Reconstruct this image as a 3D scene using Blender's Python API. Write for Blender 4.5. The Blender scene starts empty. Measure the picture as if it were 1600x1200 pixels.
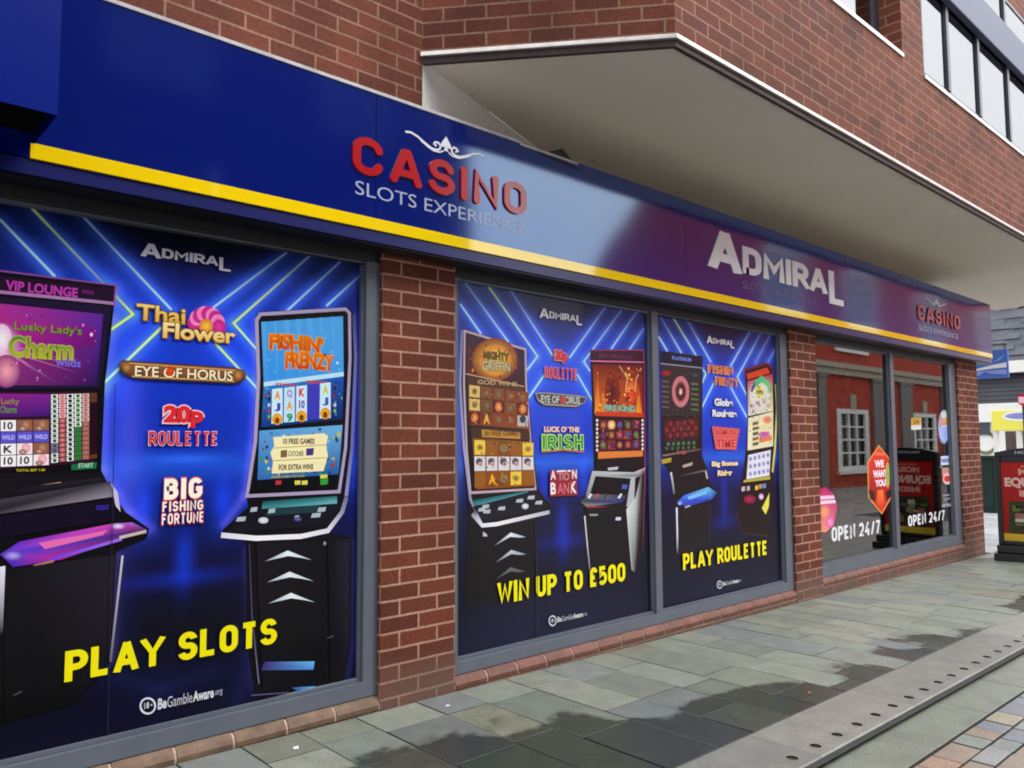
import bpy, bmesh, math, random
import numpy as np
from mathutils import Matrix, Vector
R = math.radians
rnd = random.Random(7)
scene = bpy.context.scene
COL = scene.collection

# ------------------------------------------------------------------ camera
F = 1236.344            # focal length in photo pixels (photo is 1600 px wide)
CAM = np.array([-2.0998, -3.2271, 1.2415])
def cam_axes(yaw, pitch, roll):
    cy, sy, cp, sp = math.cos(yaw), math.sin(yaw), math.cos(pitch), math.sin(pitch)
    fwd = np.array([cy*cp, sy*cp, sp]); right = np.array([sy, -cy, 0.0]); up = np.cross(right, fwd)
    r = right*math.cos(roll) + up*math.sin(roll); u = -right*math.sin(roll) + up*math.cos(roll)
    return r, u, fwd
AX_R, AX_U, AX_F = cam_axes(R(47.60090644), R(4.31243295), R(-0.26322342))
cd = bpy.data.cameras.new('camera'); cam = bpy.data.objects.new('camera', cd); COL.objects.link(cam)
m = Matrix.Identity(4)
for i in range(3):
    m[i][0], m[i][1], m[i][2], m[i][3] = AX_R[i], AX_U[i], -AX_F[i], CAM[i]
cam.matrix_world = m
cd.sensor_width = 36; cd.lens = F/1600*36; cd.clip_start = 0.05; cd.clip_end = 500
scene.camera = cam

# ------------------------------------------------------------------ sky, sun, exposure
world = bpy.data.worlds.new('World'); scene.world = world; world.use_nodes = True
nt = world.node_tree; nt.nodes.clear()
sky = nt.nodes.new('ShaderNodeTexSky'); sky.sky_type = 'NISHITA'; sky.sun_disc = False
SUN_EL, SUN_AZ = R(44), R(140)
sky.sun_elevation = SUN_EL; sky.sun_rotation = SUN_AZ
sky.air_density = 1.0; sky.dust_density = 6.0; sky.ozone_density = 1.0
hs = nt.nodes.new('ShaderNodeHueSaturation'); hs.inputs['Saturation'].default_value = 0.35
bg = nt.nodes.new('ShaderNodeBackground'); bg.inputs[1].default_value = 0.15
wo = nt.nodes.new('ShaderNodeOutputWorld')
# broken overcast: a pale cloud sheet over the clear-sky colour
wtc = nt.nodes.new('ShaderNodeTexCoord'); wno = nt.nodes.new('ShaderNodeTexNoise'); wno.inputs['Scale'].default_value = 2.2; wno.inputs['Detail'].default_value = 5
nt.links.new(wtc.outputs['Generated'], wno.inputs['Vector'])
wmr = nt.nodes.new('ShaderNodeMapRange'); wmr.inputs[1].default_value = .3; wmr.inputs[2].default_value = .7; wmr.inputs[3].default_value = .62; wmr.inputs[4].default_value = .9
nt.links.new(wno.outputs[0], wmr.inputs[0])
wmx = nt.nodes.new('ShaderNodeMix'); wmx.data_type = 'RGBA'; wmx.inputs[7].default_value = (9.2, 9.5, 10.0, 1)
nt.links.new(wmr.outputs[0], wmx.inputs[0]); nt.links.new(hs.outputs[0], wmx.inputs[6])
nt.links.new(sky.outputs[0], hs.inputs['Color']); nt.links.new(wmx.outputs[2], bg.inputs[0]); nt.links.new(bg.outputs[0], wo.inputs[0])
sd = bpy.data.lights.new('sun', 'SUN'); sun = bpy.data.objects.new('sun', sd); COL.objects.link(sun)
sd.energy = 1.0; sd.angle = R(40); sd.color = (1.0, 0.96, 0.9)
# direction towards the sun (Nishita rotation is clockwise from +Y)
sv = Vector((math.sin(SUN_AZ)*math.cos(SUN_EL), math.cos(SUN_AZ)*math.cos(SUN_EL), math.sin(SUN_EL)))
sun.rotation_euler = sv.to_track_quat('Z', 'Y').to_euler(); sun.location = (0, -6, 15)
vs = scene.view_settings; vs.view_transform = 'Standard'; vs.look = 'None'; vs.gamma = 1; vs.exposure = 0.88
scene.cycles.max_bounces = 8; scene.cycles.pixel_filter_type = 'BLACKMAN_HARRIS'; scene.cycles.filter_width = 1.9

# ------------------------------------------------------------------ helpers
def lin(c):
    return tuple((v/255/12.92 if v <= 10 else ((v/255+0.055)/1.055)**2.4) for v in c[:3])
def rgba(c): return (*lin(c), 1.0)
def ray(px, py):
    return AX_R*(px-800)/F - AX_U*(py-600)/F + AX_F
def at(px, py, Y):                     # point of the photo on the plane y = Y
    d = ray(px, py); t = (Y-CAM[1])/d[1]; return CAM + t*d
def xz(px, py, Y):
    v = at(px, py, Y); return float(v[0]), float(v[2])
SLOPE = -0.0102
def gz(x): return SLOPE*x

def nodes(name):
    m = bpy.data.materials.new(name); m.use_nodes = True
    t = m.node_tree; return m, t, t.nodes['Principled BSDF'], t.nodes, t.links
def mat(name, col, rough=0.5, metal=0.0, coat=0.0, var=0.0, scale=8.0, bump=0.0, spec=0.5, emit=None):
    m, t, b, N, L = nodes(name)
    c = rgba(col)
    b.inputs['Base Color'].default_value = c
    b.inputs['Roughness'].default_value = rough; b.inputs['Metallic'].default_value = metal
    b.inputs['Coat Weight'].default_value = coat; b.inputs['Coat Roughness'].default_value = 0.05
    b.inputs['Specular IOR Level'].default_value = spec
    if emit: b.inputs['Emission Color'].default_value = c; b.inputs['Emission Strength'].default_value = emit
    if var or bump:
        tc = N.new('ShaderNodeTexCoord'); no = N.new('ShaderNodeTexNoise')
        no.inputs['Scale'].default_value = scale; no.inputs['Detail'].default_value = 6; no.inputs['Roughness'].default_value = 0.65
        L.new(tc.outputs['Object'], no.inputs['Vector'])
        if var:
            mx = N.new('ShaderNodeMix'); mx.data_type = 'RGBA'
            mx.inputs[6].default_value = tuple(v*(1-var) for v in c[:3])+(1,); mx.inputs[7].default_value = tuple(min(1, v*(1+var)) for v in c[:3])+(1,)
            cr = N.new('ShaderNodeMapRange'); cr.inputs[1].default_value = 0.3; cr.inputs[2].default_value = 0.7
            L.new(no.outputs[0], cr.inputs[0]); L.new(cr.outputs[0], mx.inputs[0]); L.new(mx.outputs[2], b.inputs['Base Color'])
        if bump:
            bp = N.new('ShaderNodeBump'); bp.inputs['Strength'].default_value = bump; bp.inputs['Distance'].default_value = 0.01
            L.new(no.outputs[0], bp.inputs['Height']); L.new(bp.outputs[0], b.inputs['Normal'])
    return m

def brick_mat(name, c1, c2, mortar, dirt=0.25, grime_z=None):
    m, t, b, N, L = nodes(name)
    uv = N.new('ShaderNodeUVMap')
    br = N.new('ShaderNodeTexBrick'); br.inputs['Scale'].default_value = 1.0
    br.offset = 0.5; br.offset_frequency = 2; br.squash = 1.0
    br.inputs['Brick Width'].default_value = 0.225; br.inputs['Row Height'].default_value = 0.075
    br.inputs['Mortar Size'].default_value = 0.0062; br.inputs['Mortar Smooth'].default_value = 0.25; br.inputs['Bias'].default_value = -0.1
    br.inputs['Color1'].default_value = rgba(c1); br.inputs['Color2'].default_value = rgba(c2); br.inputs['Mortar'].default_value = rgba(mortar)
    # slightly ragged joints
    n0 = N.new('ShaderNodeTexNoise'); n0.inputs['Scale'].default_value = 14; L.new(uv.outputs[0], n0.inputs['Vector'])
    sub = N.new('ShaderNodeVectorMath'); sub.operation = 'MULTIPLY_ADD'
    sub.inputs[1].default_value = (0.004, 0.004, 0); L.new(n0.outputs['Color'], sub.inputs[0]); L.new(uv.outputs[0], sub.inputs[2])
    L.new(sub.outputs[0], br.inputs['Vector'])
    n1 = N.new('ShaderNodeTexNoise'); n1.inputs['Scale'].default_value = 55; n1.inputs['Detail'].default_value = 5; L.new(uv.outputs[0], n1.inputs['Vector'])
    n2 = N.new('ShaderNodeTexNoise'); n2.inputs['Scale'].default_value = 2.2; n2.inputs['Detail'].default_value = 4; L.new(uv.outputs[0], n2.inputs['Vector'])
    h1 = N.new('ShaderNodeMapRange'); h1.inputs[1].default_value = .25; h1.inputs[2].default_value = .75; h1.inputs[3].default_value = 0.72; h1.inputs[4].default_value = 1.25; L.new(n1.outputs[0], h1.inputs[0])
    h2 = N.new('ShaderNodeMapRange'); h2.inputs[1].default_value = .3; h2.inputs[2].default_value = .7; h2.inputs[3].default_value = 1-dirt; h2.inputs[4].default_value = 1+dirt*.5; L.new(n2.outputs[0], h2.inputs[0])
    mu = N.new('ShaderNodeMath'); mu.operation = 'MULTIPLY'; L.new(h1.outputs[0], mu.inputs[0]); L.new(h2.outputs[0], mu.inputs[1])
    vm = N.new('ShaderNodeVectorMath'); vm.operation = 'SCALE'; L.new(br.outputs['Color'], vm.inputs[0]); L.new(mu.outputs[0], vm.inputs['Scale'])
    out = vm.outputs[0]
    if grime_z is not None:               # splash dirt and dried salts on the lowest courses
        sp = N.new('ShaderNodeSeparateXYZ'); L.new(uv.outputs[0], sp.inputs[0])
        ad = N.new('ShaderNodeMath'); ad.operation = 'MULTIPLY_ADD'; ad.inputs[1].default_value = 0.5; L.new(n2.outputs[0], ad.inputs[0]); L.new(sp.outputs[1], ad.inputs[2])
        mr = N.new('ShaderNodeMapRange'); mr.inputs[1].default_value = grime_z+.12; mr.inputs[2].default_value = grime_z+.34; mr.inputs[3].default_value = 0.65; mr.inputs[4].default_value = 0
        L.new(ad.outputs[0], mr.inputs[0])
        mx = N.new('ShaderNodeMix'); mx.data_type = 'RGBA'; mx.inputs[7].default_value = rgba((104, 92, 84)); L.new(mr.outputs[0], mx.inputs[0]); L.new(out, mx.inputs[6]); out = mx.outputs[2]
    L.new(out, b.inputs['Base Color']); b.inputs['Roughness'].default_value = 0.8; b.inputs['Specular IOR Level'].default_value = .3
    hh = N.new('ShaderNodeMath'); hh.operation = 'MULTIPLY_ADD'; hh.inputs[1].default_value = -1.0
    n1s = N.new('ShaderNodeMath'); n1s.operation = 'MULTIPLY'; n1s.inputs[1].default_value = .35; L.new(n1.outputs[0], n1s.inputs[0])
    L.new(br.outputs['Fac'], hh.inputs[0]); L.new(n1s.outputs[0], hh.inputs[2])
    bp = N.new('ShaderNodeBump'); bp.inputs['Strength'].default_value = 0.6; bp.inputs['Distance'].default_value = 0.006
    L.new(hh.outputs[0], bp.inputs['Height']); L.new(bp.outputs[0], b.inputs['Normal'])
    return m

def inquad(q, u, v):
    a, b, c, d = q; return ((a[0]*(1-u)+b[0]*u)*(1-v)+(d[0]*(1-u)+c[0]*u)*v, (a[1]*(1-u)+b[1]*u)*(1-v)+(d[1]*(1-u)+c[1]*u)*v)
class MB:
    """collects faces (with optional uvs and corner colours) and links them as ONE mesh object"""
    def __init__(s): s.v = []; s.f = []; s.uv = []; s.c = []; s.mi = []
    def face(s, pts, uv=None, col=None, mi=0):
        i = len(s.v); s.v += [tuple(map(float, p)) for p in pts]; n = len(pts)
        s.f.append(tuple(range(i, i+n))); s.uv.append(uv or [(0, 0)]*n); s.mi.append(mi)
        if col is None: col = (1, 1, 1)
        s.c.append([tuple(c) for c in col] if hasattr(col[0], '__len__') else [tuple(col)]*n)
    def box(s, x0, x1, y0, y1, z0, z1, uvbox=False, du=0.0, dv=0.0, col=None, mi=0, skip=''):
        P = lambda x, y, z: (x, y, z)
        Fs = {'f': ([P(x0,y0,z0),P(x1,y0,z0),P(x1,y0,z1),P(x0,y0,z1)], lambda p: (p[0]+du, p[2]+dv)),
              'b': ([P(x1,y1,z0),P(x0,y1,z0),P(x0,y1,z1),P(x1,y1,z1)], lambda p: (-p[0], p[2]+dv)),
              'l': ([P(x0,y1,z0),P(x0,y0,z0),P(x0,y0,z1),P(x0,y1,z1)], lambda p: (-p[1]+x0+du, p[2]+dv)),
              'r': ([P(x1,y0,z0),P(x1,y1,z0),P(x1,y1,z1),P(x1,y0,z1)], lambda p: (p[1]+x1+du, p[2]+dv)),
              't': ([P(x0,y0,z1),P(x1,y0,z1),P(x1,y1,z1),P(x0,y1,z1)], lambda p: (p[0]+du, p[1])),
              'd': ([P(x0,y1,z0),P(x1,y1,z0),P(x1,y0,z0),P(x0,y0,z0)], lambda p: (p[0]+du, p[1]))}
        for k, (pts, fn) in Fs.items():
            if k not in skip: s.face(pts, [fn(p) for p in pts], col, mi)
    def prism(s, prof, x0, x1, col=None, mi=0, uvs=True, closed=True, caps=True):
        """profile of (y, z) swept along x"""
        n = len(prof); acc = 0
        for i in range(n if closed else n-1):
            a, b = prof[i], prof[(i+1) % n]; l = math.hypot(b[0]-a[0], b[1]-a[1])
            s.face([(x0,a[0],a[1]),(x1,a[0],a[1]),(x1,b[0],b[1]),(x0,b[0],b[1])], [(x0,acc),(x1,acc),(x1,acc+l),(x0,acc+l)], col, mi); acc += l
        if caps:
            s.face([(x0,p[0],p[1]) for p in prof], None, col, mi); s.face([(x1,p[0],p[1]) for p in reversed(prof)], None, col, mi)
    def tube(s, pts, r, seg=10, col=None, mi=0):
        pts = [Vector(p) for p in pts]; rings = []
        for i, p in enumerate(pts):
            d = (pts[min(i+1, len(pts)-1)]-pts[max(i-1, 0)]).normalized()
            a = d.orthogonal().normalized() if i == 0 else (a - d*a.dot(d)).normalized()
            b = d.cross(a); rr = r[i] if hasattr(r, '__len__') else r
            rings.append([p+(a*math.cos(q)+b*math.sin(q))*rr for q in [2*math.pi*k/seg for k in range(seg)]])
        for i in range(len(rings)-1):
            for k in range(seg):
                k2 = (k+1) % seg; s.face([rings[i][k], rings[i][k2], rings[i+1][k2], rings[i+1][k]], None, col, mi)
        s.face(list(reversed(rings[0])), None, col, mi); s.face(rings[-1], None, col, mi)
    def build(s, name, mats, parent=None, bevel=0.0, smooth=False, loc=None):
        me = bpy.data.meshes.new(name); me.from_pydata(s.v, [], s.f)
        ul = me.uv_layers.new(name='UVMap'); ul.data.foreach_set('uv', np.array([x for f in s.uv for p in f for x in p], dtype=np.float32))
        ca = me.color_attributes.new('Col', 'FLOAT_COLOR', 'CORNER')
        ca.data.foreach_set('color', np.array([x for f in s.c for p in f for x in (*p[:3], 1.0)], dtype=np.float32))
        for mm in (mats if isinstance(mats, (list, tuple)) else [mats]): me.materials.append(mm)
        me.polygons.foreach_set('material_index', s.mi)
        if bevel or smooth:
            bm = bmesh.new(); bm.from_mesh(me); bmesh.ops.remove_doubles(bm, verts=bm.verts, dist=1e-5)
            if bevel:
                ed = [e for e in bm.edges if len(e.link_faces) == 2 and e.calc_face_angle(0) > 0.6]
                bmesh.ops.bevel(bm, geom=ed, offset=bevel, segments=2, affect='EDGES', profile=0.6)
            bm.to_mesh(me); bm.free()
            if smooth:
                for p in me.polygons: p.use_smooth = True
        o = bpy.data.objects.new(name, me); COL.objects.link(o)
        if parent: o.parent = parent; o.matrix_parent_inverse = parent.matrix_world.inverted()
        return o
def empty(name, loc, label, cat, group=None):
    o = bpy.data.objects.new(name, None); COL.objects.link(o); o.location = loc
    o.matrix_world = Matrix.Translation(loc)
    return tag(o, label, cat, group)
def tag(o, label=None, cat=None, group=None, kind=None):
    if label: o['label'] = label
    if cat: o['category'] = cat
    if group: o['group'] = group
    if kind: o['kind'] = kind
    return o

# ------------------------------------------------------------------ lettering
_tc = {}
def text_faces(txt, bold):
    k = (txt, bold)
    if k not in _tc:
        cu = bpy.data.curves.new('lettering', 'FONT'); cu.body = txt; cu.offset = bold; cu.resolution_u = 4
        o = bpy.data.objects.new('lettering', cu); me = o.to_mesh()
        V = np.array([v.co[:2] for v in me.vertices]); Fc = [tuple(p.vertices) for p in me.polygons]
        o.to_mesh_clear(); bpy.data.objects.remove(o); bpy.data.curves.remove(cu)
        V = V - V.min(0); V = V/np.maximum(V.max(0), 1e-6); _tc[k] = (V, Fc)
    return _tc[k]
def arc(cx, cy, rx, ry, a0, a1, n=14):
    return [(cx+rx*math.cos(R(a0+(a1-a0)*i/n)), cy+ry*math.sin(R(a0+(a1-a0)*i/n))) for i in range(n+1)]
def glyphs():
    w = .56; r = .28; G = {}
    G['P'] = (w, [[(0,0),(0,1)], [(0,1),(.28,1)]+arc(.28,.72,.28,.28,90,-90)+[(0,.44)]])
    G['R'] = (w, G['P'][1]+[[(.28,.44),(.56,0)]])
    G['L'] = (.5, [[(0,1),(0,0),(.5,0)]])
    G['A'] = (.66, [[(0,0),(.29,1)], [(.37,1),(.66,0)], [(.12,.27),(.54,.27)]])
    G['Y'] = (.66, [[(0,1),(.33,.45),(.66,1)], [(.33,.45),(.33,0)]])
    G['S'] = (w, [[(.53,.80)]+arc(.28,.74,.26,.26,20,180)+arc(.28,.74,.26,.24,180,250)[1:]+arc(.28,.26,.28,.26,70,-90)+arc(.28,.26,.28,.26,-90,-165)[1:]])
    G['O'] = (w, [arc(.28,.72,.28,.28,0,180)+arc(.28,.28,.28,.28,180,360)+[(.56,.72)]])
    G['0'] = G['O']
    G['Q'] = (w, G['O'][1]+[[(.34,.22),(.6,-.06)]])
    G['C'] = (w, [arc(.28,.72,.28,.28,10,180)+arc(.28,.28,.28,.28,180,350)])
    G['T'] = (.58, [[(0,1),(.58,1)], [(.29,1),(.29,0)]])
    G['I'] = (0, [[(0,0),(0,1)]])
    G['N'] = (.6, [[(0,0),(0,1),(.6,0),(.6,1)]])
    G['M'] = (.74, [[(0,0),(0,1),(.37,.35),(.74,1),(.74,0)]])
    G['W'] = (.92, [[(0,1),(.22,0),(.46,.9),(.7,0),(.92,1)]])
    G['U'] = (w, [[(0,1)]+arc(.28,.28,.28,.28,180,360)+[(.56,1)]])
    G['E'] = (.48, [[(.48,1),(0,1),(0,0),(.48,0)], [(0,.52),(.42,.52)]])
    G['F'] = (.48, [[(.48,1),(0,1),(0,0)], [(0,.52),(.42,.52)]])
    G['X'] = (.6, [[(0,0),(.6,1)], [(0,1),(.6,0)]])
    G['D'] = (w, [[(0,0),(0,1),(.26,1)]+arc(.26,.7,.3,.3,90,0)+arc(.26,.3,.3,.3,0,-90)+[(0,0)]])
    G['G'] = (w, [arc(.28,.72,.28,.28,20,180)+arc(.28,.28,.28,.28,180,360)+[(.56,.46),(.3,.46)]])
    G['H'] = (.58, [[(0,0),(0,1)], [(.58,0),(.58,1)], [(0,.52),(.58,.52)]])
    G['B'] = (w, [[(0,0),(0,1),(.28,1)]+arc(.28,.77,.23,.23,90,-90)+[(0,.54)], [(.28,.54)]+arc(.28,.27,.28,.27,90,-90)+[(0,0)]])
    G['V'] = (.66, [[(0,1),(.33,0),(.66,1)]])
    G['K'] = (.58, [[(0,0),(0,1)], [(.56,1),(.04,.42)], [(.2,.58),(.58,0)]])
    G['2'] = (w, [arc(.28,.72,.28,.28,165,0)+arc(.16,.72,.4,.5,0,-35)[1:]+[(0,0),(.58,0)]])
    G['4'] = (.62, [[(.4,1),(0,.26),(.62,.26)], [(.44,.5),(.44,0)]])
    G['5'] = (w, [[(.52,1),(.06,1),(.03,.5)]+arc(.27,.33,.29,.3,130,-90)+arc(.27,.31,.28,.31,-90,-150)[1:]])
    G['7'] = (w, [[(0,1),(.56,1),(.16,0)]])
    G['/'] = (.42, [[(0,-.08),(.42,1.06)]])
    G['\u00a3'] = (.56, [arc(.34,.74,.22,.26,10,180)+[(.12,.5),(.12,0)], [(0,0),(.56,0)], [(0,.46),(.42,.46)]])
    G['Z'] = (.56, [[(0,1),(.56,1),(0,0),(.56,0)]])
    G['1'] = (.2, [[(0,.8),(.2,1),(.2,0)]]); G['8'] = (w, [arc(.28,.76,.24,.24,-90,270), arc(.28,.26,.28,.26,-90,270)]); G['+'] = (.4, [[(0,.4),(.4,.4)], [(.2,.2),(.2,.6)]])
    G['3'] = (w, [arc(.26,.77,.24,.23,160,-90)+arc(.26,.27,.28,.27,90,-160)[1:]])
    return G
GL = glyphs()
def stroke_quads(path, hw, round_cap):
    """polyline -> list of polygons of half width hw with mitred joints"""
    P = [np.array(p, float) for p in path]; P = [P[0]]+[b for a, b in zip(P, P[1:]) if np.linalg.norm(b-a) > 1e-6]
    closed = np.linalg.norm(P[0]-P[-1]) < 1e-4 and len(P) > 3
    if closed: P = P[:-1]
    n = len(P); out = []; Lf = []; Rt = []
    for i in range(n):
        a = P[i-1] if (i > 0 or closed) else None; b = P[(i+1) % n] if (i < n-1 or closed) else None
        d1 = (P[i]-a)/np.linalg.norm(P[i]-a) if a is not None else None; d2 = (b-P[i])/np.linalg.norm(b-P[i]) if b is not None else None
        if d1 is None: d1 = d2
        if d2 is None: d2 = d1
        t = d1+d2; t = t/np.linalg.norm(t) if np.linalg.norm(t) > 1e-6 else d1
        nn = np.array([-t[1], t[0]]); k = hw/max(0.72, abs(np.dot(nn, np.array([-d1[1], d1[0]]))))
        Lf.append(P[i]+nn*k); Rt.append(P[i]-nn*k)
    for i in range(n if closed else n-1):
        j = (i+1) % n; out.append([Lf[i].copy(), Rt[i].copy(), Rt[j].copy(), Lf[j].copy()])
    if round_cap and not closed:
        for e, q in ((P[0], P[1]), (P[-1], P[-2])):
            d = math.degrees(math.atan2(*(e-q)[::-1])); out.append([np.array(z) for z in arc(e[0], e[1], hw, hw, d-90, d+90, 8)])
    return out
def stroke_text(txt, wt=.16, gap=.2, space=.42, round_cap=False, sx=1.0, by_word=False):
    """polygons in a 0..1 x 0..1 box"""
    x = 0; polys = []
    wid = 0; words = []
    for ch in txt:
        if ch == ' ': x += space; wid += 1; continue
        w, paths = GL[ch]
        for pth in paths:
            q = [(p[0]*sx+x, p[1]) for p in pth]
            if not round_cap:                        # square ends reach the cap and base lines
                for e, n_ in ((0, 1), (-1, -2)):
                    d = (q[e][0]-q[n_][0], q[e][1]-q[n_][1]); l = math.hypot(*d)
                    if l and abs(d[1])/l > .5 and (abs(q[e][1]) < .01 or abs(q[e][1]-1) < .01):
                        k = wt/2/(abs(d[1])/l); q[e] = (q[e][0]+d[0]/l*k, q[e][1]+d[1]/l*k)
            polys.append(stroke_quads(q, wt/2, round_cap)); words.append(wid)
        x += w*sx+gap+wt
    if not round_cap:                                # clean cap and base lines
        for g in polys:
            for f in g:
                for p in f: p[1] = min(max(p[1], -wt/2), 1+wt/2)
    allp = np.array([p for g in polys for f in g for p in f]); mn, mx = allp.min(0), allp.max(0)
    res_ = [[[(p-mn)/(mx-mn) for p in f] for f in g] for g in polys]
    return (res_, words) if by_word else res_

class Art(MB):
    """flat print on the plane y = Y, traced from the photo; every layer sits 0.05 mm above the last"""
    def __init__(s, Y, step=5e-5): super().__init__(); s.Y = Y; s.k = 0; s.step = step
    def up(s): s.k += 1; return s.Y - s.k*s.step
    def poly(s, pts, col, world=False):
        y = s.up(); q = [p if world else xz(p[0], p[1], s.Y) for p in pts]
        cc = [lin(c) for c in col] if hasattr(col[0], '__len__') else lin(col)
        ar = sum(q[i-1][0]*q[i][1]-q[i][0]*q[i-1][1] for i in range(len(q)))
        if ar < 0:
            q = q[::-1]; cc = cc[::-1] if isinstance(cc, list) else cc
        s.face([(a, y, b) for a, b in q], None, cc)
    def line(s, pts, w, col, world=False, taper=None):
        q = [np.array(p if world else xz(p[0], p[1], s.Y)) for p in pts]
        y = s.up(); c2 = [lin(c) for c in col] if hasattr(col[0], '__len__') else [lin(col)]*len(q)
        for i, f in enumerate(stroke_quads(q, w/2, False)):
            a, b = c2[min(i, len(c2)-1)], c2[min(i+1, len(c2)-1)]
            s.face([(p[0], y, p[1]) for p in f], None, [a, a, b, b])
    def disc(s, cx, cy, rx, ry, col, col2=None, n=20):
        """px ellipse with centre colour fading to col2"""
        y = s.up(); c = xz(cx, cy, s.Y); ring = [xz(cx+rx*math.cos(2*math.pi*i/n), cy+ry*math.sin(2*math.pi*i/n), s.Y) for i in range(n)]
        a, b = lin(col), lin(col2 or col)
        for i in range(n):
            j = (i+1) % n; s.face([(c[0], y, c[1]), (ring[j][0], y, ring[j][1]), (ring[i][0], y, ring[i][1])], None, [a, b, b])
    def ring(s, cx, cy, rx, ry, w, col, n=28):
        s.line([(cx+rx*math.cos(2*math.pi*i/n), cy+ry*math.sin(2*math.pi*i/n)) for i in range(n+1)], w, col)
    def _box(s, x0, yt, yb, x1):
        a = xz(x0, yt, s.Y); b = xz(x0, yb, s.Y); c = xz(x1, (yt+yb)/2, s.Y); return a[0], c[0], b[1], a[1]
    def text(s, txt, x0, yt, yb, x1, col, bold=0.0, col2=None, outline=None, ow=.04, arch=0.0, world=None):
        X0, X1, Z0, Z1 = world or s._box(x0, yt, yb, x1)
        passes = ([(outline, None, bold+ow, ow)] if outline else []) + [(col, col2, bold, 0)]
        for c, c2, bd, gr in passes:
            V, Fc = text_faces(txt, bd); y = s.up(); a = lin(c); b = lin(c2) if c2 else a
            gx, gz_ = (gr*(Z1-Z0)*.9,)*2
            for f in Fc:
                pts = []; cc = []
                for i in f:
                    u, v = V[i]; z = Z0-gz_+(Z1-Z0+2*gz_)*v + arch*(1-(2*u-1)**2)*(Z1-Z0)
                    pts.append((X0-gx+(X1-X0+2*gx)*u, y, z)); cc.append(tuple(b[k]*(1-v)+a[k]*v for k in range(3)))
                s.face(pts, None, cc)
    def strokes(s, txt, x0, yt, yb, x1, col, wt=.16, gap=.2, space=.42, round_cap=False, sx=1.0, world=None):
        X0, X1, Z0, Z1 = world or s._box(x0, yt, yb, x1)
        for g in stroke_text(txt, wt, gap, space, round_cap, sx):
            y = s.up()
            for f in g: s.face([(X0+(X1-X0)*p[0], y, Z0+(Z1-Z0)*p[1]) for p in f], None, lin(col))
    def admiral(s, x0, yt, yb, x1, col):
        """small-cap wordmark with a tall first letter and a dropped last one; box is the first letter's height"""
        X0, X1, Z0, Z1 = s._box(x0, yt, yb, x1); W = X1-X0; H = Z1-Z0
        s.strokes('A', 0, 0, 0, 0, col, .25, world=(X0, X0+.22*W, Z0, Z1))
        s.strokes('DMIRA', 0, 0, 0, 0, col, .28, .10, sx=1.25, world=(X0+.225*W, X0+.855*W, Z0+.10*H, Z0+.80*H))
        s.strokes('L', 0, 0, 0, 0, col, .2, world=(X0+.865*W, X1, Z0-.20*H, Z0+.80*H))

def print_mat(name, rough=0.22, spec=0.5, coat=0.0):
    m, t, b, N, L = nodes(name); a = N.new('ShaderNodeVertexColor'); a.layer_name = 'Col'
    L.new(a.outputs[0], b.inputs['Base Color']); b.inputs['Roughness'].default_value = rough; b.inputs['Specular IOR Level'].default_value = spec
    b.inputs['Coat Weight'].default_value = coat; b.inputs['Coat Roughness'].default_value = .04
    return m
M = {}
M['print'] = print_mat('printed_vinyl', .35, .18, coat=.10)
M['brick'] = brick_mat('red_brick', (120, 60, 40), (92, 46, 33), (190, 144, 124), .34, grime_z=.08)
M['brick_up'] = brick_mat('red_brick_upper', (124, 66, 47), (96, 50, 38), (154, 114, 96), .38)
M['brick_opp'] = brick_mat('orange_red_brick', (196, 66, 44), (172, 54, 38), (176, 112, 90), .2)
M['brick_old'] = brick_mat('dark_engineering_brick', (44, 36, 36), (34, 30, 32), (58, 54, 52), .3)
M['sill'] = mat('clay_sill', (112, 66, 54), .55, var=.35, scale=9, bump=.25)
M['sill_dirty'] = mat('dirty_clay_sill', (112, 88, 70), .6, var=.4, scale=11, bump=.3)
M['mortar'] = mat('mortar', (206, 176, 158), .9, var=.15, scale=40, bump=.3)
M['render'] = mat('white_render', (246, 245, 240), .85, var=.05, scale=22, bump=.9)
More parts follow.
